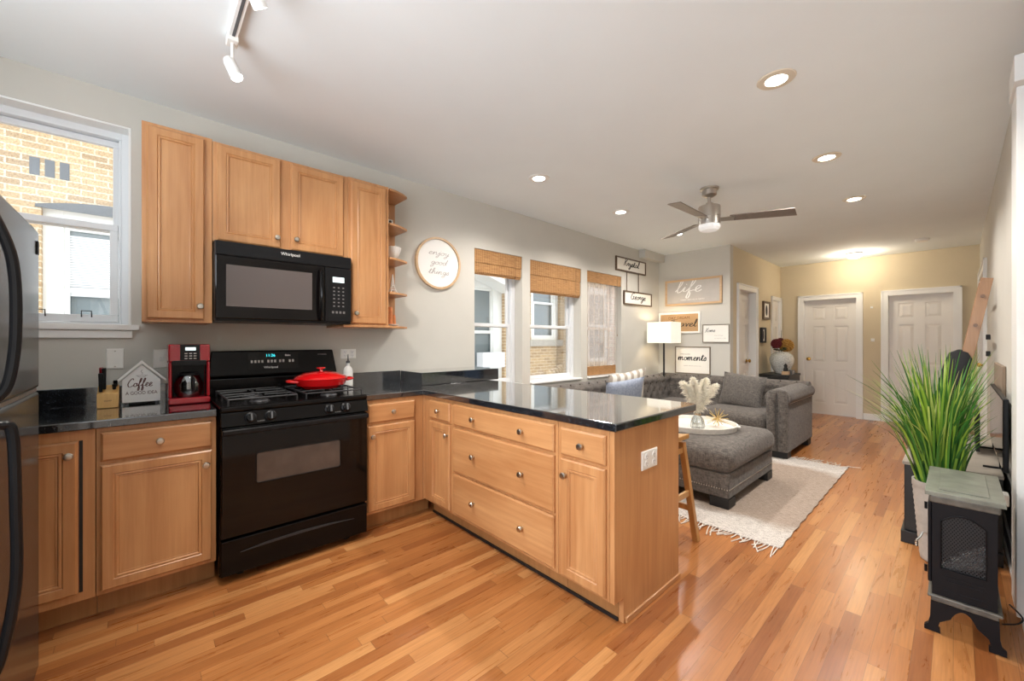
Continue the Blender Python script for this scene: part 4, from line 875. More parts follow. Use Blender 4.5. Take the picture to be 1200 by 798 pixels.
# track light
t = thing('track_light', 'white ceiling track with two spotlights above the kitchen', 'track light', (1.3, .30, ceil_z(.3)))
z = ceil_z(.3); bm = B(); box(bm, .96, 2.0, .282, .318, z-.022, z-.001); mk('track', bm, 'white_trim', t, bevel=.002)
bm = B(); box(bm, .99, 2.0, .294, .306, z-.0235, z-.0225); mk('track_slot', bm, 'slate', t)
bm = B(); box(bm, .93, .995, .278, .322, z-.04, z-.0005); mk('end_feed', bm, 'white_plastic', t, bevel=.004)
def head(x, y, z, d):
    d = Vector(d).normalized(); bm = B(); cyl(bm, (x, .30, globals()['z']-.025), (x, .30, z+.005), .007, .007, 10); hs_ = mk('stem', bm, 'white_trim', t, smooth=True)
    p = Vector((x, .30, z)); bm = B(); lathe(bm, [(0, -.045), (.022, -.045), (.026, -.03), (.027, .055), (.024, .055), (.022, -.02), (0, -.02)], p, d, 24); hd = mk('spotlight_head', bm, 'white_trim', t, smooth=True)
    bm = B(); lathe(bm, [(0, .035), (.0235, .035), (.022, .052), (0, .058)], p, d, 20); mk('bulb', bm, 'lamp_glow', hd, smooth=True)
    l = bpy.data.lights.new('track_bulb', 'SPOT'); l.energy = 60; l.spot_size = R(100); l.spot_blend = .8; l.shadow_soft_size = .03; l.color = (1, .94, .86)
    o = bpy.data.objects.new('track_bulb', l); COL.objects.link(o); o.parent = t; o.location = p+d*.07-Vector((1.3, .30, ceil_z(.3))); o.rotation_euler = d.to_track_quat('-Z', 'Y').to_euler()
head(.965, .30, 2.535, (.35, .25, -.8)); head(1.44, .30, 2.59, (-.3, .5, -.7))
# ceiling fan
x, y = 1.715, 3.79; z = ceil_z(y); t = thing('ceiling_fan', 'brushed nickel ceiling fan with three grey blades and a light', 'ceiling fan', (x, y, z))
bm = B(); lathe(bm, [(0, -.001), (.078, -.001), (.078, -.018), (.062, -.022), (.062, -.065), (.03, -.085), (0, -.085)], (x, y, z), seg=36); mk('canopy', bm, 'brushed_nickel', t, smooth=True)
bm = B(); cyl(bm, (x, y, z-.17), (x, y, z-.08), .014, .014, 16); lathe(bm, [(0, -.13), (.03, -.135), (.04, -.165), (0, -.165)], (x, y, z), seg=24); mk('downrod', bm, 'brushed_nickel', t, smooth=True)
bm = B(); lathe(bm, [(0, -.165), (.088, -.166), (.092, -.175), (.092, -.262), (.086, -.264), (.086, -.272), (.092, -.274), (.092, -.335), (0, -.335)], (x, y, z), seg=40); mk('motor_housing', bm, 'brushed_nickel', t, smooth=True)
bm = B(); lathe(bm, [(.090, -.336), (.090, -.362), (.07, -.385), (0, -.392)], (x, y, z), seg=36); mk('light_bowl', bm, 'fan_glass', t, smooth=True)
for a in (27, -91, 149):
    c_, s_ = math.cos(R(a)), math.sin(R(a)); f = F((x, y, z-.285), (c_, s_, 0), Vector((-s_*.98, c_*.98, -.2)), Vector((-s_*.2, c_*.2, .98)))
    bm = B(); prism(bm, f, [(.16, -.05), (.64, -.066), (.69, .07), (.16, .05)], -.004, .004); bl = mk('blade', bm, 'blade_grey', t, bevel=.002)
    bm = B(); prism(bm, f, [(.088, -.035), (.2, -.035), (.2, .035), (.088, .035)], -.010, -.0045); mk('blade_iron', bm, 'brushed_nickel', bl)
# ------------------------------------------------------------------ living room
RZ = .012
bm = B(); nx, ny = 40, 60; x0, x1, y0, y1 = .85, 2.50, 2.86, 5.16; gv = {}
for i in range(nx+1):
    for j in range(ny+1):
        xx = x0+(x1-x0)*i/nx; yy = y0+(y1-y0)*j/ny
        if i == nx: xx += .004*math.sin(j*1.3)
        if j == 0: yy += .008*math.sin(i*2.1)
        gv[i, j] = bm.verts.new((xx, yy, .009+.0012*math.sin(i*3.1)*math.sin(j*2.3)))
for i in range(nx):
    for j in range(ny): bm.faces.new((gv[i, j], gv[i+1, j], gv[i+1, j+1], gv[i, j+1]))
r = bmesh.ops.extrude_face_region(bm, geom=bm.faces[:]); 
for v in [q for q in r['geom'] if isinstance(q, bmesh.types.BMVert)]: v.co.z = .002
rug = thing('area_rug', 'cream and tan woven rug with fringe under the ottoman', 'rug', (1.67, 4.0, 0)); mk('weave', bm, 'rug_weave', rug)
bm = B()
for e, (yy, s) in enumerate(((2.855, -1), (5.165, 1))):
    n = 78
    for k in range(n):
        xx = .86+1.63*k/(n-1); ln = random.uniform(.06, .15); dx = random.uniform(-.05, .06)
        if k > n-4: dx += .09*random.random()
        tube(bm, smooth_pts([(xx, yy-s*.01, .008), (xx+dx*.3, yy+s*ln*.4, .006), (xx+dx, yy+s*ln, .005)], 3), .0036, 5)
mk('fringe', bm, 'fringe', rug, kind='stuff')
# ottoman
t = thing('ottoman', 'large grey upholstered ottoman with nailhead band on the rug', 'ottoman', (1.66, 3.74, RZ)); OX0, OX1, OY0, OY1 = 1.22, 2.085, 3.21, 4.27
bm = B(); cushion(bm, OX0-.01, OX1+.02, OY0-.02, OY1+.02, .262, .46, .015, .075); mk('seat_cushion', bm, 'sofa_fabric', t, smooth=True, ang=80)
bm = B(); box(bm, OX0, OX1, OY0, OY1, .085, .27); mk('base', bm, 'sofa_fabric', t, bevel=.012, seg=3)
for a, b in ((OX0, OY0), (OX1-.14, OY0), (OX0, OY1-.14), (OX1-.14, OY1-.14)):
    bm = B(); box(bm, a, a+.14, b, b+.14, RZ-.002, .084); mk('foot', bm, 'matte_black', t, bevel=.004)
bm = B(); n = 46
for k in range(n): blob(bm, (OX0+.01+(OX1-OX0-.02)*k/(n-1), OY0-.0015, .155), .0055, .004, .0055, 8, 5)
for k in range(n+10): blob(bm, (OX1+.0015, OY0+.01+(OY1-OY0-.02)*k/(n+9), .155), .004, .0055, .0055, 8, 5)
mk('nailhead_trim', bm, 'brushed_nickel', t, smooth=True, kind='stuff')
# sectional sofa
t = thing('sectional_sofa', 'grey tufted L-shaped sofa with rolled arm along the windows and sign wall', 'sofa', (.9, 5.0, 0))
def tufted(bm, f, L, H=.40, th=.2, step=.17):
    # f: a along the length, b up, c toward the sitter; rolled top
    prof = []; 
    for k in range(11): prof.append((th, H*.78*k/10))
    for k in range(1, 13):
        a = R(180*k/12); prof.append((th*.5+.0+th*.5*math.cos(a)*1.15, H*.78+.10*math.sin(a)*1.0))
    prof += [(0-.015, H*.5), (0, 0)]
    n = max(8, int(L/.03)); rowsv = []
    btn = [(q*step+(step/2 if r_ % 2 else 0), .09+r_*.105) for r_ in range(4) for q in range(int(L/step)+1)]
    for i in range(n+1):
        a = L*i/n; row = []
        for (c, b) in prof:
            d = 0
            if c > th*.45:
                for (ba, bb) in btn:
                    r2 = ((a-ba)/.045)**2+((b-bb)/.045)**2
                    if r2 < 9: d -= .028*math.exp(-r2)
                for (ba, bb) in btn: pass
            row.append(bm.verts.new(f(a, b, c+d)))
        rowsv.append(row)
    for A, C in zip(rowsv, rowsv[1:]):
        for k in range(len(prof)-1): bm.faces.new((A[k], C[k], C[k+1], A[k+1]))
    bm.faces.new(rowsv[0]); bm.faces.new(rowsv[-1][::-1]); return btn
def buttons(f, L, H, th, btn, parent):
    for (a, b) in btn:
        if .06 < a < L-.04 and b > .18:
            bm = B(); blob(bm, f(a, b, th-.02), .011, .011, .011, 10, 6); mk('button', bm, 'sofa_fabric', parent, smooth=True)
bm = B(); f = F((.10, 3.15, .36)); bt = tufted(bm, f, 2.75); bk = mk('backrest', bm, 'sofa_fabric', t, smooth=True, ang=70); buttons(f, 2.75, .4, .2, bt, bk)
bm = B(); f = F((.12, 6.10, .36), (1, 0, 0), (0, 0, 1), (0, -1, 0)); bt = tufted(bm, f, 1.90); bk = mk('backrest', bm, 'sofa_fabric', t, smooth=True, ang=70); buttons(f, 1.9, .4, .2, bt, bk)
bm = B(); box(bm, .10, 1.02, 3.16, 5.15, .08, .26); box(bm, .10, 1.83, 5.151, 6.10, .08, .26); mk('base', bm, 'sofa_fabric', t, bevel=.012)
for a, b, c, d in ((.31, 1.04, 3.17, 4.15), (.31, 1.04, 4.16, 5.12), (.31, 1.03, 5.13, 5.89), (1.04, 1.80, 5.12, 5.89)):
    bm = B(); cushion(bm, a, b, c, d, .262, .425, .018, .06); mk('seat_cushion', bm, 'sofa_fabric', t, smooth=True, ang=80)
# arm: body + roll + front welt columns
bm = B(); box(bm, 1.835, 2.03, 5.03, 6.10, .075, .64); ar = mk('arm', bm, 'sofa_fabric', t, bevel=.02, seg=3)
bm = B(); f = F((1.935, 5.02, .655), (1, 0, 0), (0, 0, 1), (0, 1, 0)); pts = [(.125*math.cos(R(a))*(1.0), .095*math.sin(R(a))) for a in range(0, 360, 15)]; prism(bm, f, pts, 0, 1.08); mk('arm_roll', bm, 'sofa_fabric', ar, smooth=True, bevel=.02, seg=3)
bm = B()
for xx in (1.875, 1.985): tube(bm, smooth_pts([(xx, 5.03, .09), (xx, 5.022, .35), (xx+(.0), 5.015, .6), (xx*.7+1.93*.3, 5.025, .72)], 5), [.045]*16, 12)
mk('arm_front_pleats', bm, 'sofa_fabric', ar, smooth=True)
bm = B(); tube(bm, [(2.032, 5.06, .60), (2.032, 6.08, .60)], .005, 8); mk('nailhead_trim', bm, 'brushed_nickel', ar)
for a, b in ((1.86, 5.93), (.12, 3.2), (.9, 3.2), (.12, 5.9)):
    bm = B(); box(bm, a, a+.16, b, b+.14, .001, .079); mk('foot', bm, 'matte_black', t, bevel=.004)
bm = B(); box(bm, 1.86, 2.02, 5.04, 5.18, .0125, .079); mk('foot', bm, 'matte_black', t, bevel=.004)
# throw pillows
def throw(name, c, w, h, th, rot, mat, label):
    bm = B(); pillow(bm, c, w, h, th, rot); return mk(name, bm, mat, smooth=True, ang=80, label=label, cat='pillow')
throw('throw_pillow', (1.375, 5.66, .625), .52, .44, .15, Rz(R(-4)) @ Rx(R(-14)) @ Ry(R(5)), 'pillow_fabric', 'square dark grey pillow leaning on the sofa back beside the rolled arm')
throw('throw_pillow', (.56, 4.22, .625), .56, .40, .14, Rz(R(72)) @ Rx(R(18)) @ Ry(R(-6)), 'blue_fabric', 'blue-grey pillow on the window side of the sofa')
throw('throw_pillow', (.42, 4.50, .675), .60, .44, .13, Rz(R(74)) @ Rx(R(14)) @ Ry(R(-8)), 'striped_fabric', 'cream ruffled striped pillow behind the blue-grey one')
# floor lamp
lx, ly = .27, 5.97
t = thing('floor_lamp', 'black floor lamp with square white shade in the corner', 'floor lamp', (.05+.35, 5.98, 0))
# ------------------------------------------------------------------ tray and its contents
TX, TY, TZ = 1.60, 3.77, .477
t2 = thing('tray', 'round white wooden tray with rim and handles on the ottoman', 'tray', (TX, TY, TZ))
bm = B(); lathe(bm, [(0, 0), (.335, 0), (.345, .045), (.330, .045), (.322, .012), (0, .012)], (TX, TY, TZ), seg=56); mk('tray_body', bm, 'pillow_white', t2, smooth=True)
for s in (-1, 1):
    a = R(20) if s > 0 else R(200); bm = B(); blob(bm, (TX+.345*math.cos(a), TY+.345*math.sin(a), TZ+.028), .02, .035, .012, 12, 8); mk('handle', bm, 'white_ceramic', t2, smooth=True)
VX, VY, VZ = 1.67, 3.65, TZ+.013
t3 = thing('glass_vase', 'clear ribbed glass vase holding pampas on the tray', 'vase', (VX, VY, VZ))
bm = B(); lathe(bm, [(0, 0), (.052, 0), (.058, .02), (.05, .075), (.025, .115), (.022, .14), (.027, .15), (.024, .15), (.019, .14), (.021, .115), (.045, .075), (.052, .02), (.048, .005), (0, .005)], (VX, VY, VZ), seg=28)
for v in bm.verts:
    a = math.atan2(v.co.y-VY, v.co.x-VX); k = 1+.05*math.cos(14*a); v.co.x = VX+(v.co.x-VX)*k; v.co.y = VY+(v.co.y-VY)*k
mk('glass', bm, 'clear_glass', t3, smooth=True)
bm = B(); tube(bm, [(VX+.024*math.cos(k), VY+.024*math.sin(k), VZ+.122+.002*math.sin(k*3)) for k in [i_*.3 for i_ in range(21)]], .004, 6); mk('twine', bm, 'kraft_board', t3)
rnd = random.Random(3); first = None
cr, cf = Vector((.673, .740, 0)), Vector((-.740, .673, 0))
for k, (off, lean, L) in enumerate(((-.11, .02, .29), (-.05, -.04, .33), (.07, .02, .32), (.13, -.03, .27))):
    base = Vector((VX, VY, VZ+.12)); tip = base+cr*off*1.25+cf*lean+Vector((0, 0, L)); bend = base.lerp(tip, .5)+Vector((0, 0, .03)); sp_ = smooth_pts([base, bend, tip], 8)
    bm = B(); tube(bm, [base-Vector((0, 0, .10)), base, sp_[4]], .0015, 5)
    for i_ in range(1300):
        u = rnd.random(); p = sp_[min(16, 2+int(u*14))]; d = Vector((rnd.gauss(0, 1), rnd.gauss(0, 1), rnd.gauss(.7, .6))).normalized(); l_ = .075*(math.sin(math.pi*min(1, .15+u*.8))**.6)*rnd.uniform(.6, 1.1)
        q = p+d*l_; w_ = d.cross(Vector((rnd.random(), rnd.random(), rnd.random()))).normalized()*.0019
        m_ = p.lerp(q, .5)+Vector((0, 0, .004)); v = [bm.verts.new(p-w_), bm.verts.new(p+w_), bm.verts.new(m_+w_*1.3), bm.verts.new(q-Vector((0, 0, .008))), bm.verts.new(m_-w_*1.3)]; bm.faces.new(v)
    mk('pampas_plume', bm, 'pampas', None, label=('fluffy cream pampas plume leaning farthest left in the vase', 'fluffy cream pampas plume left of centre in the vase', 'fluffy cream pampas plume right of centre in the vase', 'fluffy cream pampas plume leaning farthest right in the vase')[k], cat='dried grass', group='pampas plumes in the vase')
sx_, sy_, sz_ = 1.77, 3.83, TZ+.085
bm = B(); blob(bm, (sx_, sy_, sz_), .014, .014, .014, 12, 8)
for k in range(34):
    a = math.acos(1-2*(k+.5)/34); b = k*2.39996; d = Vector((math.sin(a)*math.cos(b), math.sin(a)*math.sin(b), math.cos(a))); cyl(bm, Vector((sx_, sy_, sz_))+d*.01, Vector((sx_, sy_, sz_))+d*(.066 if d.z < -.5 else .10), .0028, .0022, 6)
mk('starburst', bm, 'gold', label='gold spiked starburst ornament on the tray', cat='ornament')
bm = B(); lathe(bm, [(0, 0), (.026, 0), (.028, .05), (.022, .06), (.01, .07), (.01, .085), (.013, .09), (0, .09)], (1.57, 3.82, TZ+.013), seg=22); mk('small_bottle', bm, 'clear_glass', smooth=True, label='small clear bottle behind the vase on the tray', cat='bottle')
bm = B(); box(bm, 1.30, 1.36, 3.82, 3.87, TZ+.013, TZ+.10); mk('candle_box', bm, 'yellow', bevel=.004, label='yellow box on the far left of the tray', cat='box')
# ------------------------------------------------------------------ floor lamp build
LX, LY = .22, 5.66
t = bpy.data.objects['floor_lamp']; t.location = (LX+.0, LY+.3, 0); ORG[t.name] = Vector((LX, LY+.3, 0)); lb = Vector((.27, 5.955, 0))
LXc, LYc = .275, 5.76
t.location = (LXc, LYc, 0); ORG[t.name] = Vector((LXc, LYc, 0))
# ------------------------------------------------------------------ bar stool
t = thing('bar_stool', 'light wood bar stool tucked at the back of the peninsula', 'stool', (1.83, 2.42, 0))
bm = B(); f = F((1.63, 2.25, .58), (1, 0, 0), (0, 1, 0), (0, 0, 1)); n = 10; gv = {}
for i in range(n+1):
    for j in range(n+1):
        for k in (0, 1):
            u, v_ = i/n, j/n; dz = .018*(2*u-1)**2; gv[i, j, k] = bm.verts.new((1.60+.46*u, 2.28+.33*v_, .62+dz+(.03 if k else 0)))
for i in range(n):
    for j in range(n): bm.faces.new([gv[a, b, 1] for a, b in ((i, j), (i+1, j), (i+1, j+1), (i, j+1))]); bm.faces.new([gv[a, b, 0] for a, b in ((i, j), (i, j+1), (i+1, j+1), (i+1, j))])
for i in range(n):
    bm.faces.new((gv[i, 0, 0], gv[i+1, 0, 0], gv[i+1, 0, 1], gv[i, 0, 1])); bm.faces.new((gv[i+1, n, 0], gv[i, n, 0], gv[i, n, 1], gv[i+1, n, 1]))
    bm.faces.new((gv[0, i+1, 0], gv[0, i, 0], gv[0, i, 1], gv[0, i+1, 1])); bm.faces.new((gv[n, i, 0], gv[n, i+1, 0], gv[n, i+1, 1], gv[n, i, 1]))
mk('seat', bm, 'stool_wood', t, bevel=.006)
LG = {}
for sx in (-1, 1):
    for sy in (-1, 1):
        top = Vector((1.83+sx*.20, 2.44+sy*.125, .619)); bot = Vector((1.825+sx*.285, 2.435+sy*.155, .001)); w_ = .018; bm = B()
        hexa(bm, [bot+Vector(q) for q in ((-w_, -w_, 0), (w_, -w_, 0), (w_, w_, 0), (-w_, w_, 0))]+[top+Vector(q) for q in ((-w_, -w_, 0), (w_, -w_, 0), (w_, w_, 0), (-w_, w_, 0))]); mk('leg', bm, 'stool_wood', t, bevel=.003); LG[sx, sy] = (bot, top)
def lp(k, z): b_, t_ = LG[k]; return b_.lerp(t_, z/.619)
for a, b, z in (((-1, -1), (1, -1), .2), ((-1, 1), (1, 1), .2), ((-1, -1), (-1, 1), .27), ((1, -1), (1, 1), .30), ((-1, -1), (1, -1), .57), ((1, -1), (1, 1), .57)):
    bm = B(); p, q = lp(a, z), lp(b, z); d = (q-p).normalized(); s_ = d.cross(Vector((0, 0, 1)))*.009; h_ = Vector((0, 0, .018)); hexa(bm, [p-s_-h_, p+s_-h_, p+s_+h_, p-s_+h_, q-s_-h_, q+s_-h_, q+s_+h_, q-s_+h_]); mk('stretcher', bm, 'stool_wood', t, bevel=.002)
# lamp parts
t = bpy.data.objects['floor_lamp']
bm = B(); lathe(bm, [(0, .001), (.12, .001), (.12, .015), (0, .022)], (LXc, LYc, 0), seg=30); mk('base', bm, 'matte_black', t, smooth=True)
bm = B(); box(bm, LXc-.011, LXc+.011, LYc-.011, LYc+.011, .02, 1.30); mk('pole', bm, 'matte_black', t, bevel=.002)
bm = B(); sx, sy, za, zb = .185, .16, 1.235, 1.545
for (a, b, c, d) in ((-sx, sx, -sy, -sy+.003), (-sx, sx, sy-.003, sy), (-sx, -sx+.003, -sy+.003, sy-.003), (sx-.003, sx, -sy+.003, sy-.003)): box(bm, LXc+a, LXc+b, LYc+c, LYc+d, za, zb)
mk('lamp_shade', bm, 'shade_fabric', t)
bm = B(); lathe(bm, [(0, 0), (.015, 0), (.03, .05), (.02, .085), (0, .09)], (LXc, LYc, 1.31), seg=16); mk('bulb', bm, 'lamp_glow_soft', t, smooth=True)
l = bpy.data.lights.new('floor_lamp_bulb', 'POINT'); l.energy = 4; l.color = (1, .82, .58); l.shadow_soft_size = .04; o = bpy.data.objects.new('floor_lamp_bulb', l); COL.objects.link(o); o.parent = t; o.location = (0, 0, 1.44)
# ------------------------------------------------------------------ hallway console, urn
t = thing('hall_console', 'low black console against the hallway wall', 'console', (1.27, 7.6, 0))
bm = B(); box(bm, 1.086, 1.50, 7.31, 8.0, .70, .735); mk('top', bm, 'console_black', t, bevel=.003)
bm = B(); box(bm, 1.09, 1.49, 7.32, 7.99, .08, .699); body = mk('body', bm, 'console_black', t, bevel=.002)
for a, b in ((1.10, 7.33), (1.44, 7.33), (1.10, 7.94), (1.44, 7.94)):
    bm = B(); box(bm, a, a+.04, b, b+.04, .001, .0795); mk('foot', bm, 'matte_black', t)
t = thing('box_sign', 'dark block sign with white letters on the end of the hall console', 'sign', (1.52, 7.8, .735))
bm = B(); box(bm, 1.42, 1.49, 7.50, 7.70, .736, .80); 
sb = mk('block', bm, 'slate', t, bevel=.003); text('lettering', 'JOY', .06, F((1.4905, 7.6, .768)), 'white_ink', sb)
UX, UY = 1.30, 7.72
bm = B(); lathe(bm, [(0, 0), (.085, 0), (.09, .01), (.13, .08), (.165, .17), (.172, .235), (.15, .30), (.10, .335), (.085, .34), (.095, .352), (.08, .352), (.07, .335), (0, .32)], (UX, UY, .736), seg=40); mk('urn', bm, 'granite_tile_vase', smooth=True, label='large white crackled ceramic urn on the hall console', cat='vase')
def flower(x, y, z, r, mat, lab):
    bm = B(); rr = random.Random(int(x*1000)); blob(bm, (x, y, z), r*.7, r*.7, r*.65, 16, 10)
    for k in range(90):
        a = math.acos(1-2*(k+.5)/90); b = k*2.39996; d = Vector((math.sin(a)*math.cos(b), math.sin(a)*math.sin(b), math.cos(a))); blob(bm, Vector((x, y, z))+d*r*.8, r*.16, r*.16, r*.16, 6, 4)
    tube(bm, [(x, y, z-r*.6), ((x+UX)/2, (y+UY)/2, z-r-.03), (UX, UY, .95)], .004, 5)
    mk('hydrangea', bm, mat, smooth=True, label=lab, cat='dried flower', group='dried flowers in the urn')
flower(UX+.05, UY+.06, 1.19, .115, 'mustard_flower', 'large tan dried hydrangea on the right of the urn')
flower(UX-.05, UY-.10, 1.22, .085, 'dark_flower', 'dark red dried flower on the left of the urn')
flower(UX-.03, UY+.06, 1.26, .06, 'dark_flower', 'small dark red dried flower at the back of the urn')
bm = B(); tube(bm, [(UX, UY, 1.0), (UX-.01, UY, 1.25), (UX-.005, UY+.01, 1.44)], [.006, .005, .002], 6)
for k in range(8): blob(bm, (UX+.07*math.cos(k*.9)-.02, UY-.04+.07*math.sin(k*.9), 1.13+.02*math.sin(k*2)), .035, .035, .012, 8, 5)
mk('leafy_stem', bm, 'green_dark', smooth=True, label='dark leaves and upright stem in the urn', cat='dried plant')
t = thing('figure_ornament', 'small black figure on a light wooden box before the urn', 'ornament', (1.42, 7.44, .736))
bm = B(); box(bm, 1.38, 1.47, 7.39, 7.48, .736, .79); mk('plinth', bm, 'frame_oak', t, bevel=.002)
bm = B(); lathe(bm, [(0, 0), (.03, 0), (.034, .03), (.02, .06), (.025, .09), (.01, .115), (0, .12)], (1.425, 7.435, .7905), seg=16); mk('figure', bm, 'matte_black', t, smooth=True)
# ------------------------------------------------------------------ right side: stove heater, plant, media console, ladder
t = thing('stove_heater', 'small black electric stove heater with mesh side window, bottom right', 'heater', (3.245, 2.81, 0)); SX0, SX1, SY0, SY1 = 3.15, 3.335, 2.555, 3.02
bm = B(); sx0, sx1, sy0, sy1 = SX0, SX1, SY0, SY1
f = F((SX0, SY0, .165), (1, 0, 0), (0, 0, 1), (0, -1, 0)); W, H = SX1-SX0, .40
def archz(x, w, h0, rise): return h0+rise*(1-((x-w/2)/(w/2))**2)**.5 if abs(x-w/2) < w/2 else h0
# near side plate with arched opening
wa, wb, za, zt, rise = .026, W-.03, .12, .325, .035; N = 18
xs = [wa+(wb-wa)*k/N for k in range(N+1)]
bm = B(); fb(bm, f, 0, wa, 0, H, -.012, 0); fb(bm, f, wb, W, 0, H, -.012, 0); fb(bm, f, wa, wb, 0, za, -.012, 0)
for p, q in zip(xs, xs[1:]):
    zp, zq = (zt+rise*math.sin(math.pi*(k_-wa)/(wb-wa)) for k_ in (p, q)); prism(bm, f, [(p, zp), (q, zq), (q, H), (p, H)], -.012, 0)
box(bm, SX0, SX1, SY1-.012, SY1, .165, .565); box(bm, SX1-.01, SX1, SY0+.012, SY1-.012, .165, .565); box(bm, SX0+.0, SX0+.01, SY0+.012, SY1-.012, .165, .24); box(bm, SX0, SX0+.01, SY0+.012, SY1-.012, .50, .565)
box(bm, SX0+.011, SX1-.011, SY0+.3, SY0+.31, .17, .56); box(bm, SX0+.011, SX1-.011, SY0+.0125, SY1-.0125, .166, .178)
bmesh.ops.remove_doubles(bm, verts=bm.verts, dist=1e-5); body = mk('body', bm, 'iron_black', t)
bm = B(); fr_ = [(xs[0], za)]+[(x_, zt+rise*math.sin(math.pi*(x_-wa)/(wb-wa))) for x_ in xs]+[(xs[-1], za)]; tube(bm, [f(a, b, .002) for a, b in fr_], .003, 6, closed=True)
for zz, a, b in ((.09, .035, W-.03), (.072, .045, W-.04), (.03, .035, W-.03)): tube(bm, [f(a, zz, .001), f(b, zz, .001)], .0022, 6)
mk('moulding', bm, 'iron_black', body, smooth=True)
bm = B(); pts = [(wa, za), (wb, za)]+[(x_, zt+rise*math.sin(math.pi*(x_-wa)/(wb-wa))) for x_ in xs[::-1]]; vs_ = [bm.verts.new(f(a, b, -.008)) for a, b in pts]; bm.faces.new(vs_); mk('mesh_screen', bm, 'stove_mesh', body)
bm = B(); [cyl(bm, (SX0+.03+.03*k, SY0+.07+.03*k, .27+.02*k), (SX1-.02, SY0+.10+.04*k, .31+.02*k), .018, .016, 10) for k in range(3)]; mk('ember_logs', bm, 'ash', t, smooth=True); bm = B(); [cyl(bm, (SX0+.02, SY0+.12+.05*k, .24), (SX1-.02, SY0+.05+.05*k, .26), .02, .018, 10) for k in range(3)]; mk('charred_logs', bm, 'log', t, smooth=True)
bm = B(); cyl(bm, (3.16, SY0+.06, .18), (3.16, SY1-.06, .18), .006, .006, 8); 
bm.free()
bm = B(); box(bm, SX0-.022, SX1+.022, SY0-.022, SY1+.022, .598, .616); box(bm, SX0+.02, SX1-.02, SY0+.03, SY1-.03, .6162, .620); mk('top_plate', bm, 'stove_top_grey', t, bevel=.006, seg=3)
bm = B(); box(bm, SX0-.008, SX1+.008, SY0-.008, SY1+.008, .5655, .597); mk('cornice', bm, 'stove_edge', t, bevel=.006, seg=3)
bm = B(); box(bm, SX0-.014, SX1+.014, SY0-.014, SY1+.014, .152, .1645); box(bm, SX0-.004, SX1+.004, SY0-.004, SY1+.004, .134, .1515); mk('base_plate', bm, 'stove_edge', t, bevel=.004)
# legs with arched skirt
bm = B(); g = F((SX0, SY0+.002, 0), (1, 0, 0), (0, 0, 1), (0, -1, 0)); n = 12
arcp = [(.05+(W-.10)*k/16, .03+.075*math.sin(math.pi*k/16)**.6) for k in range(1, 16)]
legl = [(-.004, .1335), (-.006, .06), (-.012, .03), (-.024, .018), (-.024, .001), (.024, .001), (.024, .018), (.018, .026), (.024, .05)]
prof_ = legl+[(p[0], p[1]+.018) for p in arcp]+[(W-q[0], q[1]) for q in legl[::-1]]
prism(bm, g, prof_, -.014, .006)
bm2 = bm; mk('front_legs', bm2, 'iron_black', t)
bm = B(); g = F((SX0, SY1-.002, 0), (1, 0, 0), (0, 0, 1), (0, 1, 0))
for s in (0, 1):
    xa = 0 if s == 0 else W; sg_ = 1 if s == 0 else -1
    prism(bm, g, [(xa-sg_*.004, .1335), (xa+sg_*.045, .1335), (xa+sg_*.022, .06), (xa+sg_*.016, .025), (xa+sg_*.024, .018), (xa+sg_*.024, .001), (xa-sg_*.022, .001), (xa-sg_*.024, .018), (xa-sg_*.010, .028)][::(1 if s == 0 else -1)], -.03, .006)
mk('rear_legs', bm, 'iron_black', t, bevel=.003)
bm = B(); box(bm, SX0-.014, SX0-.001, SY0+.03, SY0+.41, .2, .555); dd = mk('front_door', bm, 'iron_black', t, bevel=.004)
bm = B(); tube(bm, smooth_pts([(SX0-.014, SY0+.05, .40), (SX0-.03, SY0+.05, .405), (SX0-.038, SY0+.04, .385), (SX0-.05, SY0+.03, .37)], 4), .0035, 6); tube(bm, [(SX0-.05+.002*math.sin(k), SY0+.03+.002*math.cos(k), .37-.0015*k) for k in range(18)], .004, 6); mk('door_handle', bm, 'nickel', dd, smooth=True)
for zz in (.24, .52):
    bm = B(); cyl(bm, (SX0-.02, SY0+.035, zz), (SX0-.02, SY0+.035, zz+.03), .005, .005, 8); mk('hinge', bm, 'iron_black', dd)
bm = B(); tube(bm, smooth_pts([(SX1+.012, SY0+.02, .12), (SX1+.05, SY0, .15), (SX1+.062, SY0, .18), (SX1+.03, SY0+.02, .21)], 4), .003, 6); mk('power_cord', bm, 'black_plastic', t, smooth=True)
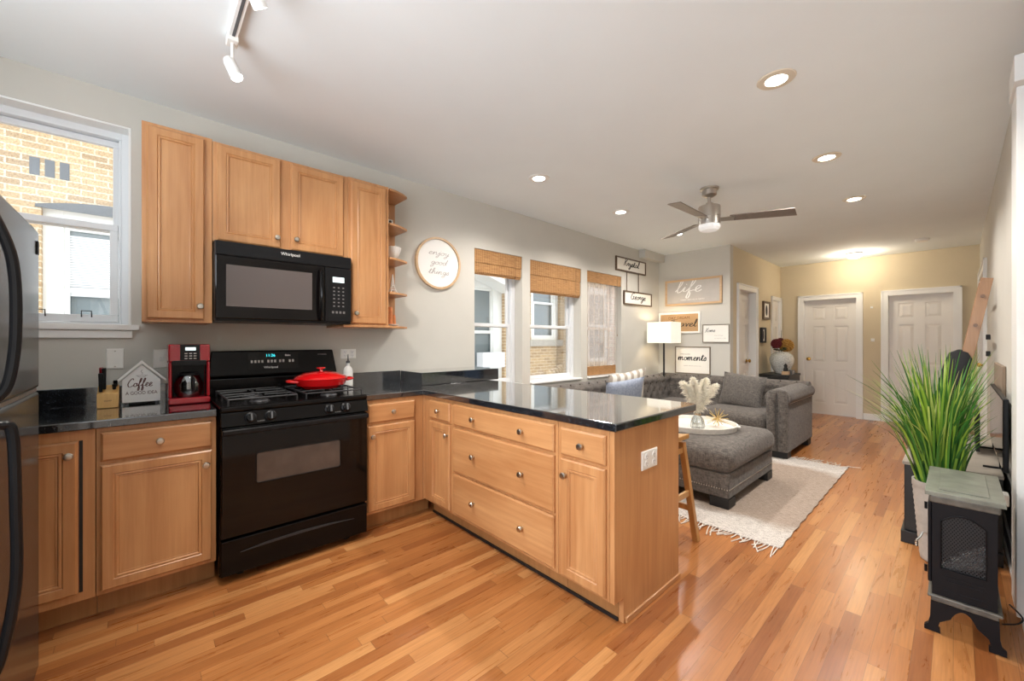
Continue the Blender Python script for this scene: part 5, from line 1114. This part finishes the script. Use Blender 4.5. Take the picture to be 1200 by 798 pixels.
# planter with grass
PX, PY = 3.155, 3.38
t = thing('planter', 'whitewashed ribbed planter of tall artificial grass behind the stove heater', 'plant', (PX, PY, 0))
bm = B(); pr = [(0, .001), (.072, .001), (.078, .01)]+[(.078+.003*((k % 2))+.03*(k/26), .02+.40*k/26) for k in range(27)]+[(.112, .425), (.112, .46), (.102, .46), (.10, .41), (0, .41)]; lathe(bm, pr, (PX, PY, 0), seg=40); mk('pot', bm, 'concrete', t, smooth=True, ang=60)
bm = B(); rg_ = random.Random(11); tl = bm.verts.layers.float.new('tone')
for k in range(420):
    a = rg_.uniform(0, 2*math.pi); rr = .08*math.sqrt(rg_.random()); b0 = Vector((PX+rr*math.cos(a), PY+rr*math.sin(a), .40)); a2 = a+rg_.gauss(0, .5)
    Lb = rg_.uniform(.42, .86); sp_ = min(.62, abs(rg_.gauss(.0, .34))+.04); 
    if k % 9 == 0: sp_ = rg_.uniform(.45, .68)
    outv = Vector((math.cos(a2), math.sin(a2), 0))
    tipx = b0+outv*Lb*sp_*.85+Vector((0, 0, Lb*math.sqrt(max(.1, 1-sp_*sp_)))); 
    if tipx.x > 3.375: tipx.x = 3.375-rg_.random()*.08
    if tipx.y < SY0+.1 : tipx.y = SY0+.1
    mid = b0.lerp(tipx, .5)+Vector((0, 0, .10*Lb*(1+sp_)))-outv*Lb*sp_*.08; pts = smooth_pts([b0, mid, tipx], 4); n = len(pts); w0_ = rg_.uniform(.0035, .008); side = outv.cross(Vector((0, 0, 1))).normalized()
    side = (side+outv*rg_.uniform(-.6, .6)).normalized(); tone = rg_.random()**1.6; prev = None
    for i_, p in enumerate(pts):
        ww = w0_*(1-(i_/(n-1))**1.6)*(1 if i_ else .7)+.0004; tn = min(1, tone*.75+.35*(i_/(n-1)))
        cur = [bm.verts.new(p-side*ww), bm.verts.new(p+side*ww)]
        for q in cur: q[tl] = tn
        if prev: bm.faces.new((prev[0], prev[1], cur[1], cur[0]))
        prev = cur
o = mk('foliage', bm, 'grass_leaf', t, smooth=True)
# low media console behind the planter
t = thing('media_console', 'low black media console with grey top along the right wall', 'console', (3.21, 4.2, 0))
bm = B(); box(bm, 3.0, 3.40, 3.56, 4.95, .075, .49); mk('body', bm, 'console_black', t, bevel=.004)
bm = B(); box(bm, 2.992, 3.402, 3.55, 4.96, .4905, .51); mk('top', bm, 'grey_top', t, bevel=.002)
bm = B(); box(bm, 2.985, 3.40, 3.54, 4.96, .001, .0745); mk('plinth', bm, 'matte_black', t, bevel=.003)
t = thing('television', 'flat television seen edge-on, standing on the media console', 'television', (3.36, 4.3, .511))
bm = B(); box(bm, 3.392, 3.412, 3.42, 4.62, .56, .955); tv = mk('casing', bm, 'black_plastic', t, bevel=.004)
bm = B(); box(bm, 3.390, 3.3915, 3.428, 4.612, .57, .947); mk('screen', bm, 'black_glass', tv)
for yy in (3.75, 4.4):
    bm = B(); box(bm, 3.33, 3.40, yy-.01, yy+.01, .5115, .52); box(bm, 3.393, 3.40, yy-.008, yy+.008, .5205, .559); mk('stand_foot', bm, 'black_plastic', t)
t, b, g = framed('photo_frame', F((3.33, 4.3, .665), (0, -1, 0), (0, 0, 1), (-1, 0, 0)), .36, .276, 'small black framed blue photo standing before the television', 'matte_black', 'blue_print', .015, .018, cat='picture frame')
bm = B(); box(bm, 3.425, 3.443, 4.2, 5.0, .62, 1.10); mk('pin_board', bm, 'taupe', bevel=.002, label='plain taupe board on the right wall above the media console', cat='board')
# ladder with blanket
t = thing('blanket_ladder', 'leaning wooden blanket ladder against the right wall', 'ladder', (3.2, 5.3, 0))
def rail(y):
    bm = B(); b_ = Vector((3.10, y, .001)); tp = Vector((3.395, y, 1.79)); d = (tp-b_).normalized(); s = Vector((d.z, 0, -d.x))*.035; w_ = Vector((0, .011, 0))
    hexa(bm, [b_-s-w_, b_+s-w_, b_+s+w_, b_-s+w_, tp-s-w_, tp+s-w_, tp+s+w_, tp-s+w_]); 
    for v in bm.verts:
        if v.co.z < .03: v.co.z = .001
        if v.co.x > XR-.012: v.co.x = XR-.012
    mk('rail', bm, 'board_wood', t, bevel=.002)
rail(5.15); rail(5.60)
for z in (.3, .62, .86, 1.12, 1.40, 1.64):
    x_ = 3.10+.295*z/1.79; bm = B(); cyl(bm, (x_, 5.11, z), (x_, 5.66, z), .014, .014, 10); mk('rung', bm, 'rung_wood', t, smooth=True)
bm = B(); pts = []; 
for k, (dx, z) in enumerate(((-.12, .42), (-.12, .8), (-.115, 1.05), (-.10, 1.16), (-.05, 1.19), (.0, 1.17), (.03, 1.12), (.035, 1.0), (.02, .75))): pts.append((dx, z))
N = 26; rows_ = []
for j in range(N+1):
    yy = 5.07+.44*j/N; row = []
    for dx, z in pts: x_ = 3.10+.295*z/1.79; row.append(bm.verts.new((x_+dx-.012*math.sin(j*1.1)*(1 if dx < 0 else .2)-.002, yy-.02*math.sin(z*4), z)))
    rows_.append(row)
for A, C in zip(rows_, rows_[1:]):
    for k in range(len(pts)): q_ = (k+1) % len(pts); bm.faces.new((A[k], C[k], C[q_], A[q_]))
bm.faces.new(rows_[0]); bm.faces.new(rows_[-1][::-1])
o = mk('throw_blanket', bm, 'black_cloth', smooth=True, ang=80, label='black throw blanket draped over the ladder rung', cat='blanket')
bm = B(); box(bm, 3.405, XR-.001, 3.34, 3.42, .40, .46) ; 
for v in bm.verts: v.co.x -= .035
mk('power_adapter', bm, 'white_plastic', bevel=.005, label='cream power adapter on the wall behind the stove heater', cat='adapter')
for z in (1.28, 1.12):
    bm = B(); box(bm, XR-.03, XR-.001, 5.98, 6.02, z, z+.05); mk('coat_hook', bm, 'matte_black', bevel=.004, label='black wall hook beside the ladder, %s one' % ('upper' if z > 1.2 else 'lower'), cat='hook', group='wall hooks')
